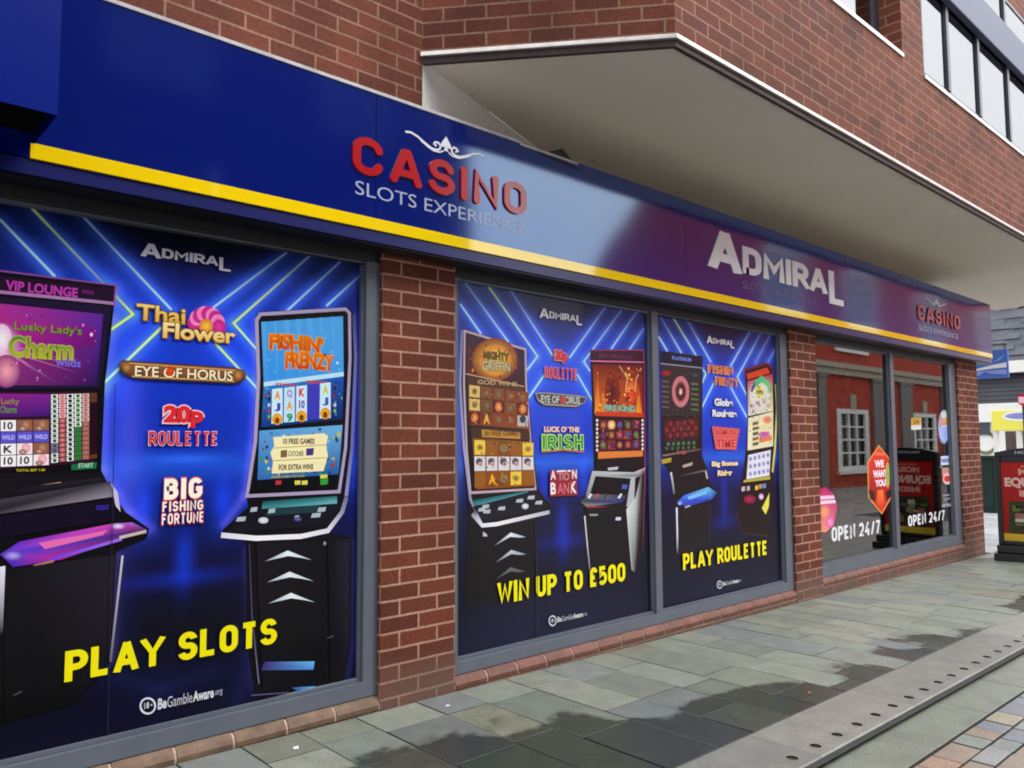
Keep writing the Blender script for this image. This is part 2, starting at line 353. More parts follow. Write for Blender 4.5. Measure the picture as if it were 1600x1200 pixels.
def soffit_mat():
    m, t, b, N, L = nodes('soffit_board'); tc = N.new('ShaderNodeTexCoord'); sp = N.new('ShaderNodeSeparateXYZ'); L.new(tc.outputs['Object'], sp.inputs[0])
    n1 = N.new('ShaderNodeTexNoise'); n1.inputs['Scale'].default_value = 1.6; n1.inputs['Detail'].default_value = 7; L.new(tc.outputs['Object'], n1.inputs['Vector'])
    n2 = N.new('ShaderNodeTexNoise'); n2.inputs['Scale'].default_value = 11; n2.inputs['Detail'].default_value = 3; L.new(tc.outputs['Object'], n2.inputs['Vector'])
    mx = N.new('ShaderNodeMix'); mx.data_type = 'RGBA'; mx.inputs[6].default_value = rgba((216, 207, 191)); mx.inputs[7].default_value = rgba((228, 220, 206)); L.new(n1.outputs[0], mx.inputs[0])
    # mould flecks towards the wall and a damp margin along the drip edge
    near = N.new('ShaderNodeMapRange'); near.inputs[1].default_value = -.35; near.inputs[2].default_value = .1; near.inputs[3].default_value = 0; near.inputs[4].default_value = .12; L.new(sp.outputs[1], near.inputs[0])
    ad = N.new('ShaderNodeMath'); L.new(n2.outputs[0], ad.inputs[0]); L.new(near.outputs[0], ad.inputs[1])
    fl = N.new('ShaderNodeMapRange'); fl.inputs[1].default_value = .80; fl.inputs[2].default_value = .90; fl.inputs[3].default_value = 0; fl.inputs[4].default_value = .6; L.new(ad.outputs[0], fl.inputs[0])
    m2 = N.new('ShaderNodeMix'); m2.data_type = 'RGBA'; m2.inputs[7].default_value = rgba((92, 86, 70)); L.new(fl.outputs[0], m2.inputs[0]); L.new(mx.outputs[2], m2.inputs[6])
    ed = N.new('ShaderNodeMath'); ed.operation = 'MULTIPLY_ADD'; ed.inputs[1].default_value = .22; L.new(n2.outputs[0], ed.inputs[0]); L.new(sp.outputs[1], ed.inputs[2])
    dm = N.new('ShaderNodeMapRange'); dm.inputs[1].default_value = -.88; dm.inputs[2].default_value = -.80; dm.inputs[3].default_value = .35; dm.inputs[4].default_value = 0; L.new(ed.outputs[0], dm.inputs[0])
    m3 = N.new('ShaderNodeMix'); m3.data_type = 'RGBA'; m3.inputs[7].default_value = rgba((120, 112, 98)); L.new(dm.outputs[0], m3.inputs[0]); L.new(m2.outputs[2], m3.inputs[6])
    L.new(m3.outputs[2], b.inputs['Base Color']); b.inputs['Roughness'].default_value = .8
    return m
M['soffit'] = soffit_mat()
M['drip'] = mat('aluminium_drip', (205, 198, 192), .3, metal=.6, var=.15, scale=14)
M['drip_dark'] = mat('weathered_timber', (62, 44, 42), .7, var=.3, scale=12, bump=.2)
M['frame'] = mat('grey_powder_coat', (98, 104, 116), .38, var=.08, scale=6, spec=.4)
M['head'] = mat('shaded_head', (40, 41, 46), .5)  # frame head coloured darker, shade under the sign put into the colour
M['frame_dark'] = mat('dark_powder_coat', (58, 62, 74), .35)
M['blue'] = None
M['white_letter'] = mat('white_acrylic', (236, 234, 240), .25)
M['red_letter'] = mat('red_acrylic', (176, 4, 16), .2, coat=.3)
M['yellow'] = mat('yellow_vinyl', (252, 214, 6), .05, coat=1.0, spec=.5)
M['grey_letter'] = mat('clear_grey_letter', (168, 178, 206), .3)
M['dark'] = mat('interior_dark', (26, 24, 30), .8)
M['black'] = mat('black_plastic', (14, 14, 18), .35, var=.2, scale=20)
M['white_paint'] = mat('white_paint', (232, 232, 226), .45, var=.04, scale=6)
M['stone'] = mat('carved_stone', (176, 166, 148), .8, var=.2, scale=9, bump=.4)

def panel_mat(name, col, rough, wav):
    m, t, b, N, L = nodes(name); b.inputs['Base Color'].default_value = rgba(col); b.inputs['Roughness'].default_value = rough
    b.inputs['IOR'].default_value = 2.2; b.inputs['Specular Tint'].default_value = (.50, .72, 1.0, 1)
    tc = N.new('ShaderNodeTexCoord'); no = N.new('ShaderNodeTexNoise'); no.inputs['Scale'].default_value = 1.1; no.inputs['Detail'].default_value = 1
    L.new(tc.outputs['Object'], no.inputs['Vector'])
    bp = N.new('ShaderNodeBump'); bp.inputs['Strength'].default_value = wav; bp.inputs['Distance'].default_value = .02
    L.new(no.outputs[0], bp.inputs['Height']); L.new(bp.outputs[0], b.inputs['Normal'])
    return m
M['blue'] = panel_mat('gloss_blue_panel', (3, 20, 112), .09, .16)
M['blue_lip'] = mat('blue_lip', (10, 18, 92), .3)
def glass_mat(name, ior, tint):
    m = bpy.data.materials.new(name); m.use_nodes = True; t = m.node_tree; N, L = t.nodes, t.links; N.clear()
    o = N.new('ShaderNodeOutputMaterial'); mx = N.new('ShaderNodeMixShader'); fr = N.new('ShaderNodeFresnel'); fr.inputs[0].default_value = ior
    tr = N.new('ShaderNodeBsdfTransparent'); tr.inputs[0].default_value = (*tint, 1); gl = N.new('ShaderNodeBsdfGlossy'); gl.inputs['Roughness'].default_value = 0.01
    L.new(fr.outputs[0], mx.inputs[0]); L.new(tr.outputs[0], mx.inputs[1]); L.new(gl.outputs[0], mx.inputs[2]); L.new(mx.outputs[0], o.inputs[0]); return m
M['glass'] = glass_mat('shop_glass', 3.5, (.94, .95, .95))
M['mirror_glass'] = glass_mat('upper_glass', 4.5, (.25, .28, .3))

# ------------------------------------------------------------------ ground
def vnoise(x, y, seed=0):
    xi = np.floor(x).astype(int); yi = np.floor(y).astype(int); fx = x-xi; fy = y-yi
    h = lambda a, b: np.modf(np.abs(np.sin(a*127.1+b*311.7+seed*74.7)*43758.5453))[0]
    sx = fx*fx*(3-2*fx); sy = fy*fy*(3-2*fy)
    return (h(xi, yi)*(1-sx)+h(xi+1, yi)*sx)*(1-sy)+(h(xi, yi+1)*(1-sx)+h(xi+1, yi+1)*sx)*sy
WX = [-3, -1, -.4, 0, .42, .6, .85, 1.3, 1.6, 1.78, 2.0, 2.2, 2.5, 2.58, 2.7, 2.88, 3.2, 3.45, 3.62, 3.84, 4.1, 4.35, 4.9, 5.0, 5.65, 6, 9, 30]
WY = [-.3, -.32, -.42, -.46, -.50, -.52, -.82, -.93, -.99, -1.0, -1.16, -1.10, -1.10, -1.3, -1.3, -1.13, -1.12, -1.08, -1.22, -1.11, -1.3, -1.36, -1.34, -1.12, -1.12, -1.3, -1.4, -1.4]
def stone_mat(name, rough=.62, dry=True):
    m, t, b, N, L = nodes(name)
    vc = N.new('ShaderNodeVertexColor'); vc.layer_name = 'Col'
    at_ = N.new('ShaderNodeAttribute'); at_.attribute_name = 'wet'
    tc = N.new('ShaderNodeTexCoord')
    n1 = N.new('ShaderNodeTexNoise'); n1.inputs['Scale'].default_value = 130; n1.inputs['Detail'].default_value = 4; L.new(tc.outputs['Object'], n1.inputs['Vector'])
    n2 = N.new('ShaderNodeTexNoise'); n2.inputs['Scale'].default_value = 9; n2.inputs['Detail'].default_value = 5; L.new(tc.outputs['Object'], n2.inputs['Vector'])
    n3 = N.new('ShaderNodeTexNoise'); n3.inputs['Scale'].default_value = 16; n3.inputs['Detail'].default_value = 6; L.new(tc.outputs['Object'], n3.inputs['Vector'])
    a1 = N.new('ShaderNodeMapRange'); a1.inputs[1].default_value = .3; a1.inputs[2].default_value = .7; a1.inputs[3].default_value = .72; a1.inputs[4].default_value = 1.28; L.new(n1.outputs[0], a1.inputs[0])
    a2 = N.new('ShaderNodeMapRange'); a2.inputs[1].default_value = .3; a2.inputs[2].default_value = .7; a2.inputs[3].default_value = .84; a2.inputs[4].default_value = 1.1; L.new(n2.outputs[0], a2.inputs[0])
    mu = N.new('ShaderNodeMath'); mu.operation = 'MULTIPLY'; L.new(a1.outputs[0], mu.inputs[0]); L.new(a2.outputs[0], mu.inputs[1])
    v1 = N.new('ShaderNodeVectorMath'); v1.operation = 'SCALE'; L.new(vc.outputs[0], v1.inputs[0]); L.new(mu.outputs[0], v1.inputs['Scale'])
    # damp: the stone itself soaked dark
    ad = N.new('ShaderNodeMath'); ad.operation = 'MULTIPLY_ADD'; ad.inputs[1].default_value = .55; L.new(n3.outputs[0], ad.inputs[0]); L.new(at_.outputs['Fac'], ad.inputs[2])
    wr = N.new('ShaderNodeMapRange'); wr.interpolation_type = 'SMOOTHSTEP'; wr.inputs[1].default_value = .64; wr.inputs[2].default_value = .92; L.new(ad.outputs[0], wr.inputs[0])
    sc = N.new('ShaderNodeVectorMath'); sc.operation = 'MULTIPLY'; sc.inputs[1].default_value = (.23, .25, .245); L.new(v1.outputs[0], sc.inputs[0])
    mx = N.new('ShaderNodeMix'); mx.data_type = 'RGBA'; L.new(wr.outputs[0], mx.inputs[0]); L.new(v1.outputs[0], mx.inputs[6]); L.new(sc.outputs[0], mx.inputs[7])
    L.new(mx.outputs[2], b.inputs['Base Color'])
    rr = N.new('ShaderNodeMapRange'); rr.inputs[3].default_value = rough; rr.inputs[4].default_value = .25; L.new(wr.outputs[0], rr.inputs[0]); L.new(rr.outputs[0], b.inputs['Roughness'])
    bp = N.new('ShaderNodeBump'); bp.inputs['Strength'].default_value = .35; bp.inputs['Distance'].default_value = .003; L.new(n1.outputs[0], bp.inputs['Height']); L.new(bp.outputs[0], b.inputs['Normal'])
    return m
M['flag'] = stone_mat('flagstone', .42)
M['joint'] = mat('joint_sand', (58, 60, 56), .9, var=.3, scale=30)
M['sett'] = stone_mat('sett_stone', .42)
def slab(mb, wet, x0, x1, y0, y1, col, g=.004, zoff=0.0, res=.05, wadd=0.0, wetfn=True):
    x0 += g; x1 -= g; y0 += g; y1 -= g
    nx = max(1, int((x1-x0)/res)); ny = max(1, int((y1-y0)/res)); b = .0015
    t1, t2 = rnd.uniform(-.004, .004), rnd.uniform(-.004, .004); cx, cy = (x0+x1)/2, (y0+y1)/2
    Z = lambda x, y: gz(x)+zoff+t1*(x-cx)+t2*(y-cy)
    xs = np.linspace(x0+b, x1-b, nx+1); ys = np.linspace(y0+b, y1-b, ny+1)
    def w(x, y):
        if not wetfn: return -1.0
        yb = np.interp(x, WX, WY); s = (yb-y)/.10 + wadd
        return float(np.clip(.42+.36*s+.9*(vnoise(np.array(x*3.1+5), np.array(y*5.0))-.5)+.35*(vnoise(np.array(x*9.0), np.array(y*11.0), 4)-.5), -.3, 1.0))
    for i in range(nx):
        for j in range(ny):
            q = [(xs[i], ys[j]), (xs[i+1], ys[j]), (xs[i+1], ys[j+1]), (xs[i], ys[j+1])]
            mb.face([(x, y, Z(x, y)) for x, y in q], None, lin(col)); wet.append([w(x, y) for x, y in q])
    o = [(x0, y0), (x1, y0), (x1, y1), (x0, y1)]; inn = [(x0+b, y0+b), (x1-b, y0+b), (x1-b, y1-b), (x0+b, y1-b)]
    for k in range(4):
        l = (k+1) % 4
        mb.face([(*o[k], Z(*o[k])-.0012), (*o[l], Z(*o[l])-.0012), (*inn[l], Z(*inn[l])), (*inn[k], Z(*inn[k]))], None, lin(col)); wet.append([w(*o[k])]*4)
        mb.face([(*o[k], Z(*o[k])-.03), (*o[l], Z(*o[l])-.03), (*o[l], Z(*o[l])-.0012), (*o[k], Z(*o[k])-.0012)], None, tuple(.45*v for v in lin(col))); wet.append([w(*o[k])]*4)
def build_wet(mb, wet, name, mats, kind='structure'):
    o = mb.build(name, mats); a = o.data.attributes.new('wet', 'FLOAT', 'CORNER')
    a.data.foreach_set('value', np.array([x for f in wet for x in f], dtype=np.float32)); o['kind'] = kind; return o

g = MB()
g.face([(-120, -120, -.11+gz(-120)*0-.3), (140, -120, -.41), (140, 140, -.41), (-120, 140, -.41)])
tag(g.build('ground', mat('far_ground', (120, 122, 120), .8, var=.2, scale=3)), kind='structure')

pal = [(132, 139, 128), (128, 135, 126), (135, 143, 131), (124, 132, 123), (137, 142, 131), (130, 136, 132), (128, 135, 121), (139, 146, 134)]
pale = [(145, 148, 136), (140, 143, 128)]; brownish = [(129, 129, 115), (123, 126, 113)]; bluish = [(121, 128, 127), (124, 131, 130)]
mb, wet = MB(), []
Y0, Y1 = -1.325, -.003
cols = [-.93, -.67, -.41, -.13, .203, .453, .78, 1.052, 1.357, 1.615, 1.93, 2.19, 2.46, 2.775, 3.0, 3.18, 3.36, 3.6, 3.84]
while cols[-1] < 26: cols.append(cols[-1]+rnd.uniform(.17, .34))
x = -.93
while cols[0] > -4: cols.insert(0, cols[0]-rnd.uniform(.2, .3))
manual = {.203: [-.25, -.71], .453: [-.26, -.87], .78: [-.22, -.707], 1.052: [-.30, -.70, -1.05], 1.357: [-.28, -.73], -.13: [-.25, -.74], -.41: [-.19, -.52], 2.46: [-.42, -.872], 3.18: [-.39, -.85]}
tone = {(.203, 1): (124, 126, 110), (.78, 1): (140, 144, 132), (1.357, 1): (138, 143, 133), (2.46, 2): (135, 140, 132), (3.18, 1): (136, 141, 131), (.453, 1): (115, 124, 112), (.453, 2): (112, 118, 118), (.78, 2): (113, 119, 118), (.203, 2): (113, 122, 110), (-.13, 1): (110, 116, 113), (1.052, 1): (123, 127, 118), (-.13, 2): (110, 122, 110), (1.357, 2): (114, 122, 111), (1.052, 2): (114, 119, 117)}
for a, b in zip(cols, cols[1:]):
    js = manual.get(a)
    if not js:
        js = [rnd.uniform(-.5, -.12)]
        while js[-1] > -.95: js.append(js[-1]-rnd.uniform(.36, .52))
    ed = [Y1]+[j for j in js if j > Y0+.06]+[Y0]
    for k, (t, l) in enumerate(zip(ed, ed[1:])):
        q = rnd.random(); c = tone.get((a, k)) or (rnd.choice(pale) if q < .13 else rnd.choice(brownish) if q < .19 else rnd.choice(bluish) if q < .30 else rnd.choice(pal))
        slab(mb, wet, a, b, l, t, c, g=.0035, zoff=rnd.uniform(-.0015, .0015), wadd=rnd.uniform(-.9, .9), res=.045 if a < 6 else .12)
build_wet(mb, wet, 'pavement', M['flag'])
# square beyond the corner of the shop
mb, wet = MB(), []
xx = 8.6
while xx < 26:
    w_ = rnd.uniform(.3, .45); yy = .0
    while yy < 7:
        h_ = rnd.uniform(.45, .7); slab(mb, wet, xx, xx+w_, yy, yy+h_, rnd.choice([(168, 170, 174), (182, 182, 186), (158, 160, 162)]), res=.3, wetfn=False); yy += h_
    xx += w_
build_wet(mb, wet, 'paved_square', M['flag'])
mb = MB()
for a, b in ((-4.2, 27),):
    mb.face([(a, -1.68, gz(a)-.0055), (b, -1.68, gz(b)-.0055), (b, -.003, gz(b)-.0055), (a, -.003, gz(a)-.0055)])
    mb.face([(8.5, -.003, gz(8.5)-.0055), (b, -.003, gz(b)-.0055), (b, 7.5, gz(b)-.0055), (8.5, 7.5, gz(8.5)-.0055)])
tag(mb.build('pavement_bed', M['joint']), kind='structure')

# slotted drainage kerb: round inlet holes are real, with a dark shaft below
mb, wet = MB(), []
KY0, KY1, HY, HR = -1.648, -1.329, -1.577, .0235
def K(x, y, dz=0): return (x, y, gz(x)+dz+.002)
hx = .904-.192*24; hole_x = []
while hx < 26: hole_x.append(hx); hx += .192
for i, h in enumerate(hole_x):
    a, b = h-.096, h+.096; j = (i % 5 == 0); a += .0025 if j else 0
    c = [(134, 133, 125), (128, 128, 122), (140, 138, 130)][(i//5) % 3]; cl = lin(c)
    lo, hi = KY0+.006, HY+.10
    n = 16; ring = [(h+HR*math.cos(2*math.pi*k/n), HY+HR*math.sin(2*math.pi*k/n)) for k in range(n)]
    def edge(k):
        t = 2*math.pi*k/n; dx, dy = math.cos(t), math.sin(t); s = 1e9
        for lim, d, o in ((b, dx, h), (a, dx, h), (hi, dy, HY), (lo, dy, HY)):
            if abs(d) > 1e-6 and (lim-o)/d > 0: s = min(s, (lim-o)/d)
        return (h+dx*s, HY+dy*s)
    E_ = [edge(k) for k in range(n)]
    corners = {(1, 1): (b, hi), (-1, 1): (a, hi), (-1, -1): (a, lo), (1, -1): (b, lo)}
    for k in range(n):
        l = (k+1) % n; pts = [ring[k], E_[k]]
        on = lambda p: ('x' if min(abs(p[0]-a), abs(p[0]-b)) < 1e-6 else '') + ('y' if min(abs(p[1]-lo), abs(p[1]-hi)) < 1e-6 else '')
        if on(E_[k]) != on(E_[l]) and len(on(E_[k])) == 1 and len(on(E_[l])) == 1:
            pts.append((b if max(E_[k][0], E_[l][0]) > h else a, hi if max(E_[k][1], E_[l][1]) > HY+.03 else lo))
        pts += [E_[l], ring[l]]
        mb.face([K(*p) for p in pts], None, cl); wet.append([-1]*len(pts))
        mb.face([K(*ring[l]), K(*ring[k]), K(*ring[k], -.09), K(*ring[l], -.09)], None, lin((40, 40, 40))); wet.append([-1]*4)
    for q in ([(a, hi), (b, hi), (b, KY1), (a, KY1)],):
        mb.face([K(*p) for p in q], None, cl); wet.append([-1]*4)
    mb.face([K(a, lo), K(b, lo), K(b, KY0, -.006), K(a, KY0, -.006)][::-1], None, cl); wet.append([-1]*4)
    mb.face([K(a, KY0, -.006), K(b, KY0, -.006), K(b, KY0, -.08), K(a, KY0, -.08)][::-1], None, lin((96, 88, 70))); wet.append([-1]*4)
    mb.face([K(a, KY1, -.05), K(b, KY1, -.05), K(b, KY1), K(a, KY1)], None, cl); wet.append([-1]*4)
build_wet(mb, wet, 'kerb', M['flag'])
mb = MB(); mb.box(-4.2, 27, KY0+.02, KY1-.02, -.45, -.40); 
for i in range(40):
    a = -4.2+i*.78; b = a+.78
    mb.face([(a, KY0+.003, gz(a)-.1), (b, KY0+.003, gz(b)-.1), (b, KY1, gz(b)-.1), (a, KY1, gz(a)-.1)])
tag(mb.build('drain', M['black']), kind='structure')
# channel of granite blocks one step lower, then the setts of the carriageway
STEP = -.028
mb, wet = MB(), []
a = -4.2
while a < 26:
    b = a+rnd.uniform(.55, .95); slab(mb, wet, a, b, -1.893, KY0-.003, rnd.choice([(136, 139, 125), (143, 143, 131), (131, 135, 123)]), g=.0025, zoff=STEP, res=.4, wetfn=False); a = b
build_wet(mb, wet, 'gutter', M['flag'])
mb, wet = MB(), []
sp = [(146, 149, 147), (134, 140, 136), (154, 150, 138), (160, 154, 134), (152, 136, 122), (166, 138, 120), (138, 141, 146), (132, 135, 142), (150, 151, 149), (138, 144, 138)]
y = -1.90
rows = 0
while y > -9.0:
    d = rnd.uniform(.095, .135); a = -4.2+rnd.uniform(-.3, 0)
    far = y < -3.6
    while a < (13 if not far else 27):
        b = a+rnd.uniform(.13, .27)*(3 if far else 1); slab(mb, wet, a, b, y-d*(2 if far else 1), y, rnd.choice(sp), g=.005, zoff=STEP-.002+rnd.uniform(-.002, .002), res=1, wetfn=False); a = b
    y -= d*(2 if far else 1)
build_wet(mb, wet, 'road', M['sett'])
mb = MB()
mb.face([(-4.4, -9.2, gz(-4.4)+STEP-.016), (27, -9.2, gz(27)+STEP-.016), (27, -1.66, gz(27)+STEP-.016), (-4.4, -1.66, gz(-4.4)+STEP-.016)])
tag(mb.build('road_bed', M['joint']), kind='structure')

# ------------------------------------------------------------------ the shop building
FD_ = -.14; DV = -.0477                              # brick course phase
shop = empty('shop_building', (3, 0, 0), 'brown brick corner building with dark shop windows and a jettied brick upper storey', 'building')
def pier(x0, x1):
    b = MB(); b.box(x0, x1, 0, .5, gz(x1)-.12, 2.32, True, du=-x0-.11, dv=DV, skip='td')
    return b.build('brick_pier', M['brick'], shop)
P1, P2, P3, P0 = (0, .446), (3.935, 4.371), (7.75, 8.40), (-3.2, -1.86)
for p in (P0, P1, P2, P3): pier(*p)
# upper wall, bay and render
b = MB()
def wallface(mbx, p, q, z0, z1, holes=(), u0=0.0):
    d = np.array(q)-np.array(p); L_ = np.linalg.norm(d); d = d/L_
    us = sorted({0, L_} | {h for ho in holes for h in ho[:2]}); zs = sorted({z0, z1} | {h for ho in holes for h in ho[2:]})
    for i in range(len(us)-1):
        for j in range(len(zs)-1):
            a, c, e, f = us[i], us[i+1], zs[j], zs[j+1]
            if any(h[0] <= a+1e-6 and c <= h[1]+1e-6 and h[2] <= e+1e-6 and f <= h[3]+1e-6 for h in holes): continue
            W = lambda u, z: (p[0]+d[0]*u, p[1]+d[1]*u, z)
            mbx.face([W(a, e), W(c, e), W(c, f), W(a, f)], [(a+u0, e+DV), (c+u0, e+DV), (c+u0, f+DV), (a+u0, f+DV)])
JX, JY, SZ, JEND = 1.053, -.985, 3.22, 10.4
wallface(b, (-6, 0), (.23, 0), 2.45, 8.2)
b.face([(.23, 0, 3.22), (JX, JY, 3.22), (JX, JY, 3.2201), (.23, 0, 3.2201)])
ch = math.hypot(JX-.23, JY)
wallface(b, (.23, 0), (JX, JY), SZ+.03, 8.2, u0=.1125)
W1 = (2.72, 3.915, 4.13, 5.6); W2 = (4.32, 9.4, 4.10, 5.6)
wallface(b, (JX, JY), (JEND, JY), SZ+.03, 8.2, holes=[(W1[0]-JX, W1[1]-JX, W1[2], W1[3]), (W2[0]-JX, W2[1]-JX, W2[2], W2[3])], u0=ch+.1125)
wallface(b, (JEND, JY), (JEND+.9, .3), SZ+.03, 8.2); wallface(b, (JEND+.9, .3), (JEND+.9, 9), 3.23, 8.2)
wallface(b, (8.4, .5), (8.4, 6), -.3, 3.2); wallface(b, (8.4, 6), (11.4, 6), -.3, 3.2)
# window reveals
for w, dp in ((W1, .22), (W2, .05)):
    for xx_, sgn in ((w[0], 1), (w[1], -1)):
        pts = [(xx_, JY, w[2]), (xx_, JY+dp, w[2]), (xx_, JY+dp, w[3]), (xx_, JY, w[3])]
        uv = [(0, w[2]+DV), (dp, w[2]+DV), (dp, w[3]+DV), (0, w[3]+DV)]
        b.face(pts if sgn > 0 else pts[::-1], uv if sgn > 0 else uv[::-1])
    b.face([(w[0], JY, w[3]), (w[1], JY, w[3]), (w[1], JY+dp, w[3]), (w[0], JY+dp, w[3])], [(0, 0)]*4)
b.box(-6, JEND+.9, .35, .36, 3.3, 8.2); b.box(-6, JEND+.9, -.2, 9, 8.2, 8.22)
b.build('brick_wall', M['brick_up'], shop)
b = MB()                                  # soffit of the jetty and its drip edge
b.face([(.23, 0, SZ), (1.9, .62, SZ), (11.3, .62, SZ), (11.3, .3, SZ), (JEND, JY+.004, SZ), (JX, JY+.004, SZ)])
b.build('soffit', M['soffit'], shop)
b = MB(); b.face([(.23, .001, 2.5), (1.9, .62, 2.5), (1.9, .62, SZ), (.23, .001, SZ)]); b.face([(1.9, .62, 2.5), (8.39, .62, 2.5), (8.39, .62, SZ), (1.9, .62, SZ)])
b.build('rendered_wall', M['render'], shop)
def strip(mbx, pts, out, z0, z1):
    """vertical band following a plan polyline, pushed out by `out`"""
    P = [np.array(p, float) for p in pts]; nrm = []
    for a_, c_ in zip(P, P[1:]):
        d = (c_-a_)/np.linalg.norm(c_-a_); nrm.append(np.array([d[1], -d[0]]))
    vn = [nrm[0]]+[(u+v)/(1+np.dot(u, v)) for u, v in zip(nrm, nrm[1:])]+[nrm[-1]]
    O = [p+n*out for p, n in zip(P, vn)]; I = [p-n*.02 for p, n in zip(P, vn)]
    for i in range(len(P)-1):
        o1, o2, i1, i2 = O[i], O[i+1], I[i], I[i+1]
        mbx.face([(*o1, z0), (*o2, z0), (*o2, z1), (*o1, z1)]); mbx.face([(*o1, z1), (*o2, z1), (*i2, z1), (*i1, z1)]); mbx.face([(*i1, z0), (*i2, z0), (*o2, z0), (*o1, z0)])
    mbx.face([(*I[0], z0), (*O[0], z0), (*O[0], z1), (*I[0], z1)])
plan = [(.225, .004), (JX, JY), (JEND, JY), (JEND+.9, .3)]
b = MB(); strip(b, plan, .022, SZ+.012, SZ+.036); b.build('drip_edge', M['drip'], shop, bevel=.004)
b = MB(); strip(b, plan, .006, SZ-.022, SZ+.0115); b.build('fascia_board', M['drip_dark'], shop)

b = MB(); b.box(.26, 8.36, FD_+.03, .7, 2.862, 2.872); b.build('bounce_ledge', M['render'], shop)  # added white ledge, bounces light up to the soffit and rendered wall
# sills and the course under the shop windows
def sill(x0, x1, top, name_mat):
    b = MB(); n = max(1, round((x1-x0)/.222)); w = (x1-x0)/n
    for k in range(n):
        a, c = x0+k*w+.005, x0+(k+1)*w-.005
        bt = top-.062
        b.prism([(.10, bt), (-.004, bt), (-.006, bt+.022), (.004, bt+.040), (.026, top-.003), (.034, top), (.10, top)], a, c)
    o = b.build('brick_sill', name_mat, shop, bevel=.003)
    b = MB(); b.prism([(.10, top-.064), (.0, top-.064), (-.001, top-.045), (.008, top-.024), (.03, top-.007), (.10, top-.005)], x0, x1); b.build('sill_mortar', M['mortar'], shop)
    b = MB(); b.box(x0, x1, .003, .2, gz(x1)-.12, top-.066, True, du=-.06, dv=-(top-.066)+.0052, skip='t'); b.build('plinth_course', M['brick'], shop)
sill(P0[1], P1[0], .070, M['sill_dirty']); sill(P1[1], P2[0], .064, M['sill']); sill(P2[1], P3[0], .098, M['sill'])

# shop window frames
FY, GY = .022, .06                       # face of the frames, plane of the glass
def frame(x0, x1, z0, z1, bars=(), fb=.072, fs=.07, head=.075, bar=.068, fl=None):
    fl = fl or fs
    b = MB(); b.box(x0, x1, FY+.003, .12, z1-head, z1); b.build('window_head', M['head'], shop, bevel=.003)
    b = MB(); b.box(x0, x1, FY, .12, z0, z0+fb)
    b.box(x0, x0+fl, FY+.001, .119, z0+fb, z1-head); b.box(x1-fs, x1, FY+.001, .119, z0+fb, z1-head)
    for q in bars: b.box(q-bar/2, q+bar/2, FY+.001, .119, z0+fb, z1-head)
    # stepped glazing bead
    xs = [x0+fl]+[e for q in bars for e in (q-bar/2, q+bar/2)]+[x1-fs]
    for a, c in zip(xs[::2], xs[1::2]):
        zb, zt, s = z0+fb, z1-head, .016; y0, y1 = FY+.018, .118
        b.box(a, c, y0, y1, zb, zb+s); b.box(a, c, y0, y1, zt-s, zt); b.box(a, a+s, y0, y1, zb+s, zt-s); b.box(c-s, c, y0, y1, zb+s, zt-s)
    b.build('window_frame', M['frame'], shop, bevel=.003)
HEADZ = 2.20
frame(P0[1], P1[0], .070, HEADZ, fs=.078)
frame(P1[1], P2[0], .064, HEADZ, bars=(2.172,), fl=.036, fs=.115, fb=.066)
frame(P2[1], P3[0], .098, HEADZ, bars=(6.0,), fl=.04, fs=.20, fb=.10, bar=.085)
b = MB(); b.box(-1.86, P3[0], .03, .3, HEADZ, 2.6); b.build('lintel', M['dark'], shop)
b = MB()
for a, c in ((P0[1], P1[0]), (P1[1], P2[0])): b.box(a, c, GY+.006, GY+.02, .08, HEADZ)
b.build('window_backing', M['dark'], shop)
b = MB(); b.box(P2[1]+.02, P3[0]-.02, GY, GY+.008, .15, HEADZ-.05, skip='blrtd'); b.build('shop_glass', M['glass'], shop)
# room behind the clear window
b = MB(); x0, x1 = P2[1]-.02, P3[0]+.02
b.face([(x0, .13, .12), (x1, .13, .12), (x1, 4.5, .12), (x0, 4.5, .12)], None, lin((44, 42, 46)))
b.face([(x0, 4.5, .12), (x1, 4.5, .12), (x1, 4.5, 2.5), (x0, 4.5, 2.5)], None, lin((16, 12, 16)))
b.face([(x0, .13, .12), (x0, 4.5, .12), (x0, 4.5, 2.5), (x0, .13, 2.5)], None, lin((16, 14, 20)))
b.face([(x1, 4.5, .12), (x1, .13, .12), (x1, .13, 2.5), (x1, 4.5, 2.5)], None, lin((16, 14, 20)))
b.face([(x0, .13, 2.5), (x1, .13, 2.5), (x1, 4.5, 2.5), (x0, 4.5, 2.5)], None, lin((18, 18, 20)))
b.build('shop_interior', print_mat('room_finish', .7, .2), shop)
# upper windows
def upper_window(w, dp, mull, frame_w=.06):
    b = MB(); y = JY+dp
    b.box(w[0], w[1], y, y+.06, w[2], w[2]+frame_w); b.box(w[0], w[1], y, y+.06, w[3]-frame_w, w[3])
    b.box(w[0], w[0]+frame_w*.6, y, y+.06, w[2]+frame_w, w[3]-frame_w); b.box(w[1]-frame_w*2.2, w[1], y, y+.06, w[2]+frame_w, w[3]-frame_w)
    for q in mull: b.box(q-.028, q+.028, y-.012, y+.06, w[2]+frame_w, w[3]-frame_w)
    o = b.build('upper_window', M['frame_dark'], shop)
    b = MB(); b.box(w[0]+.02, w[1]-.02, y+.008, y+.02, w[2]+.02, w[3]-.02); b.build('pane', M['mirror_glass'], o)
    b = MB(); b.box(w[0], w[1], JY-.012, y+.01, w[2]-.028, w[2]+.001); b.build('sill', M['drip'], o)
upper_window(W1, .16, ())
upper_window(W2, .0, (4.86, 5.62, 6.47, 7.4, 8.4), .03)
b = MB(); b.box(4.62, JEND, JY-.06, JY-.002, 4.87, 5.22); b.build('projecting_bulkhead', mat('slate_blue_cladding', (58, 70, 102), .45, var=.08, scale=3), shop, bevel=.01)

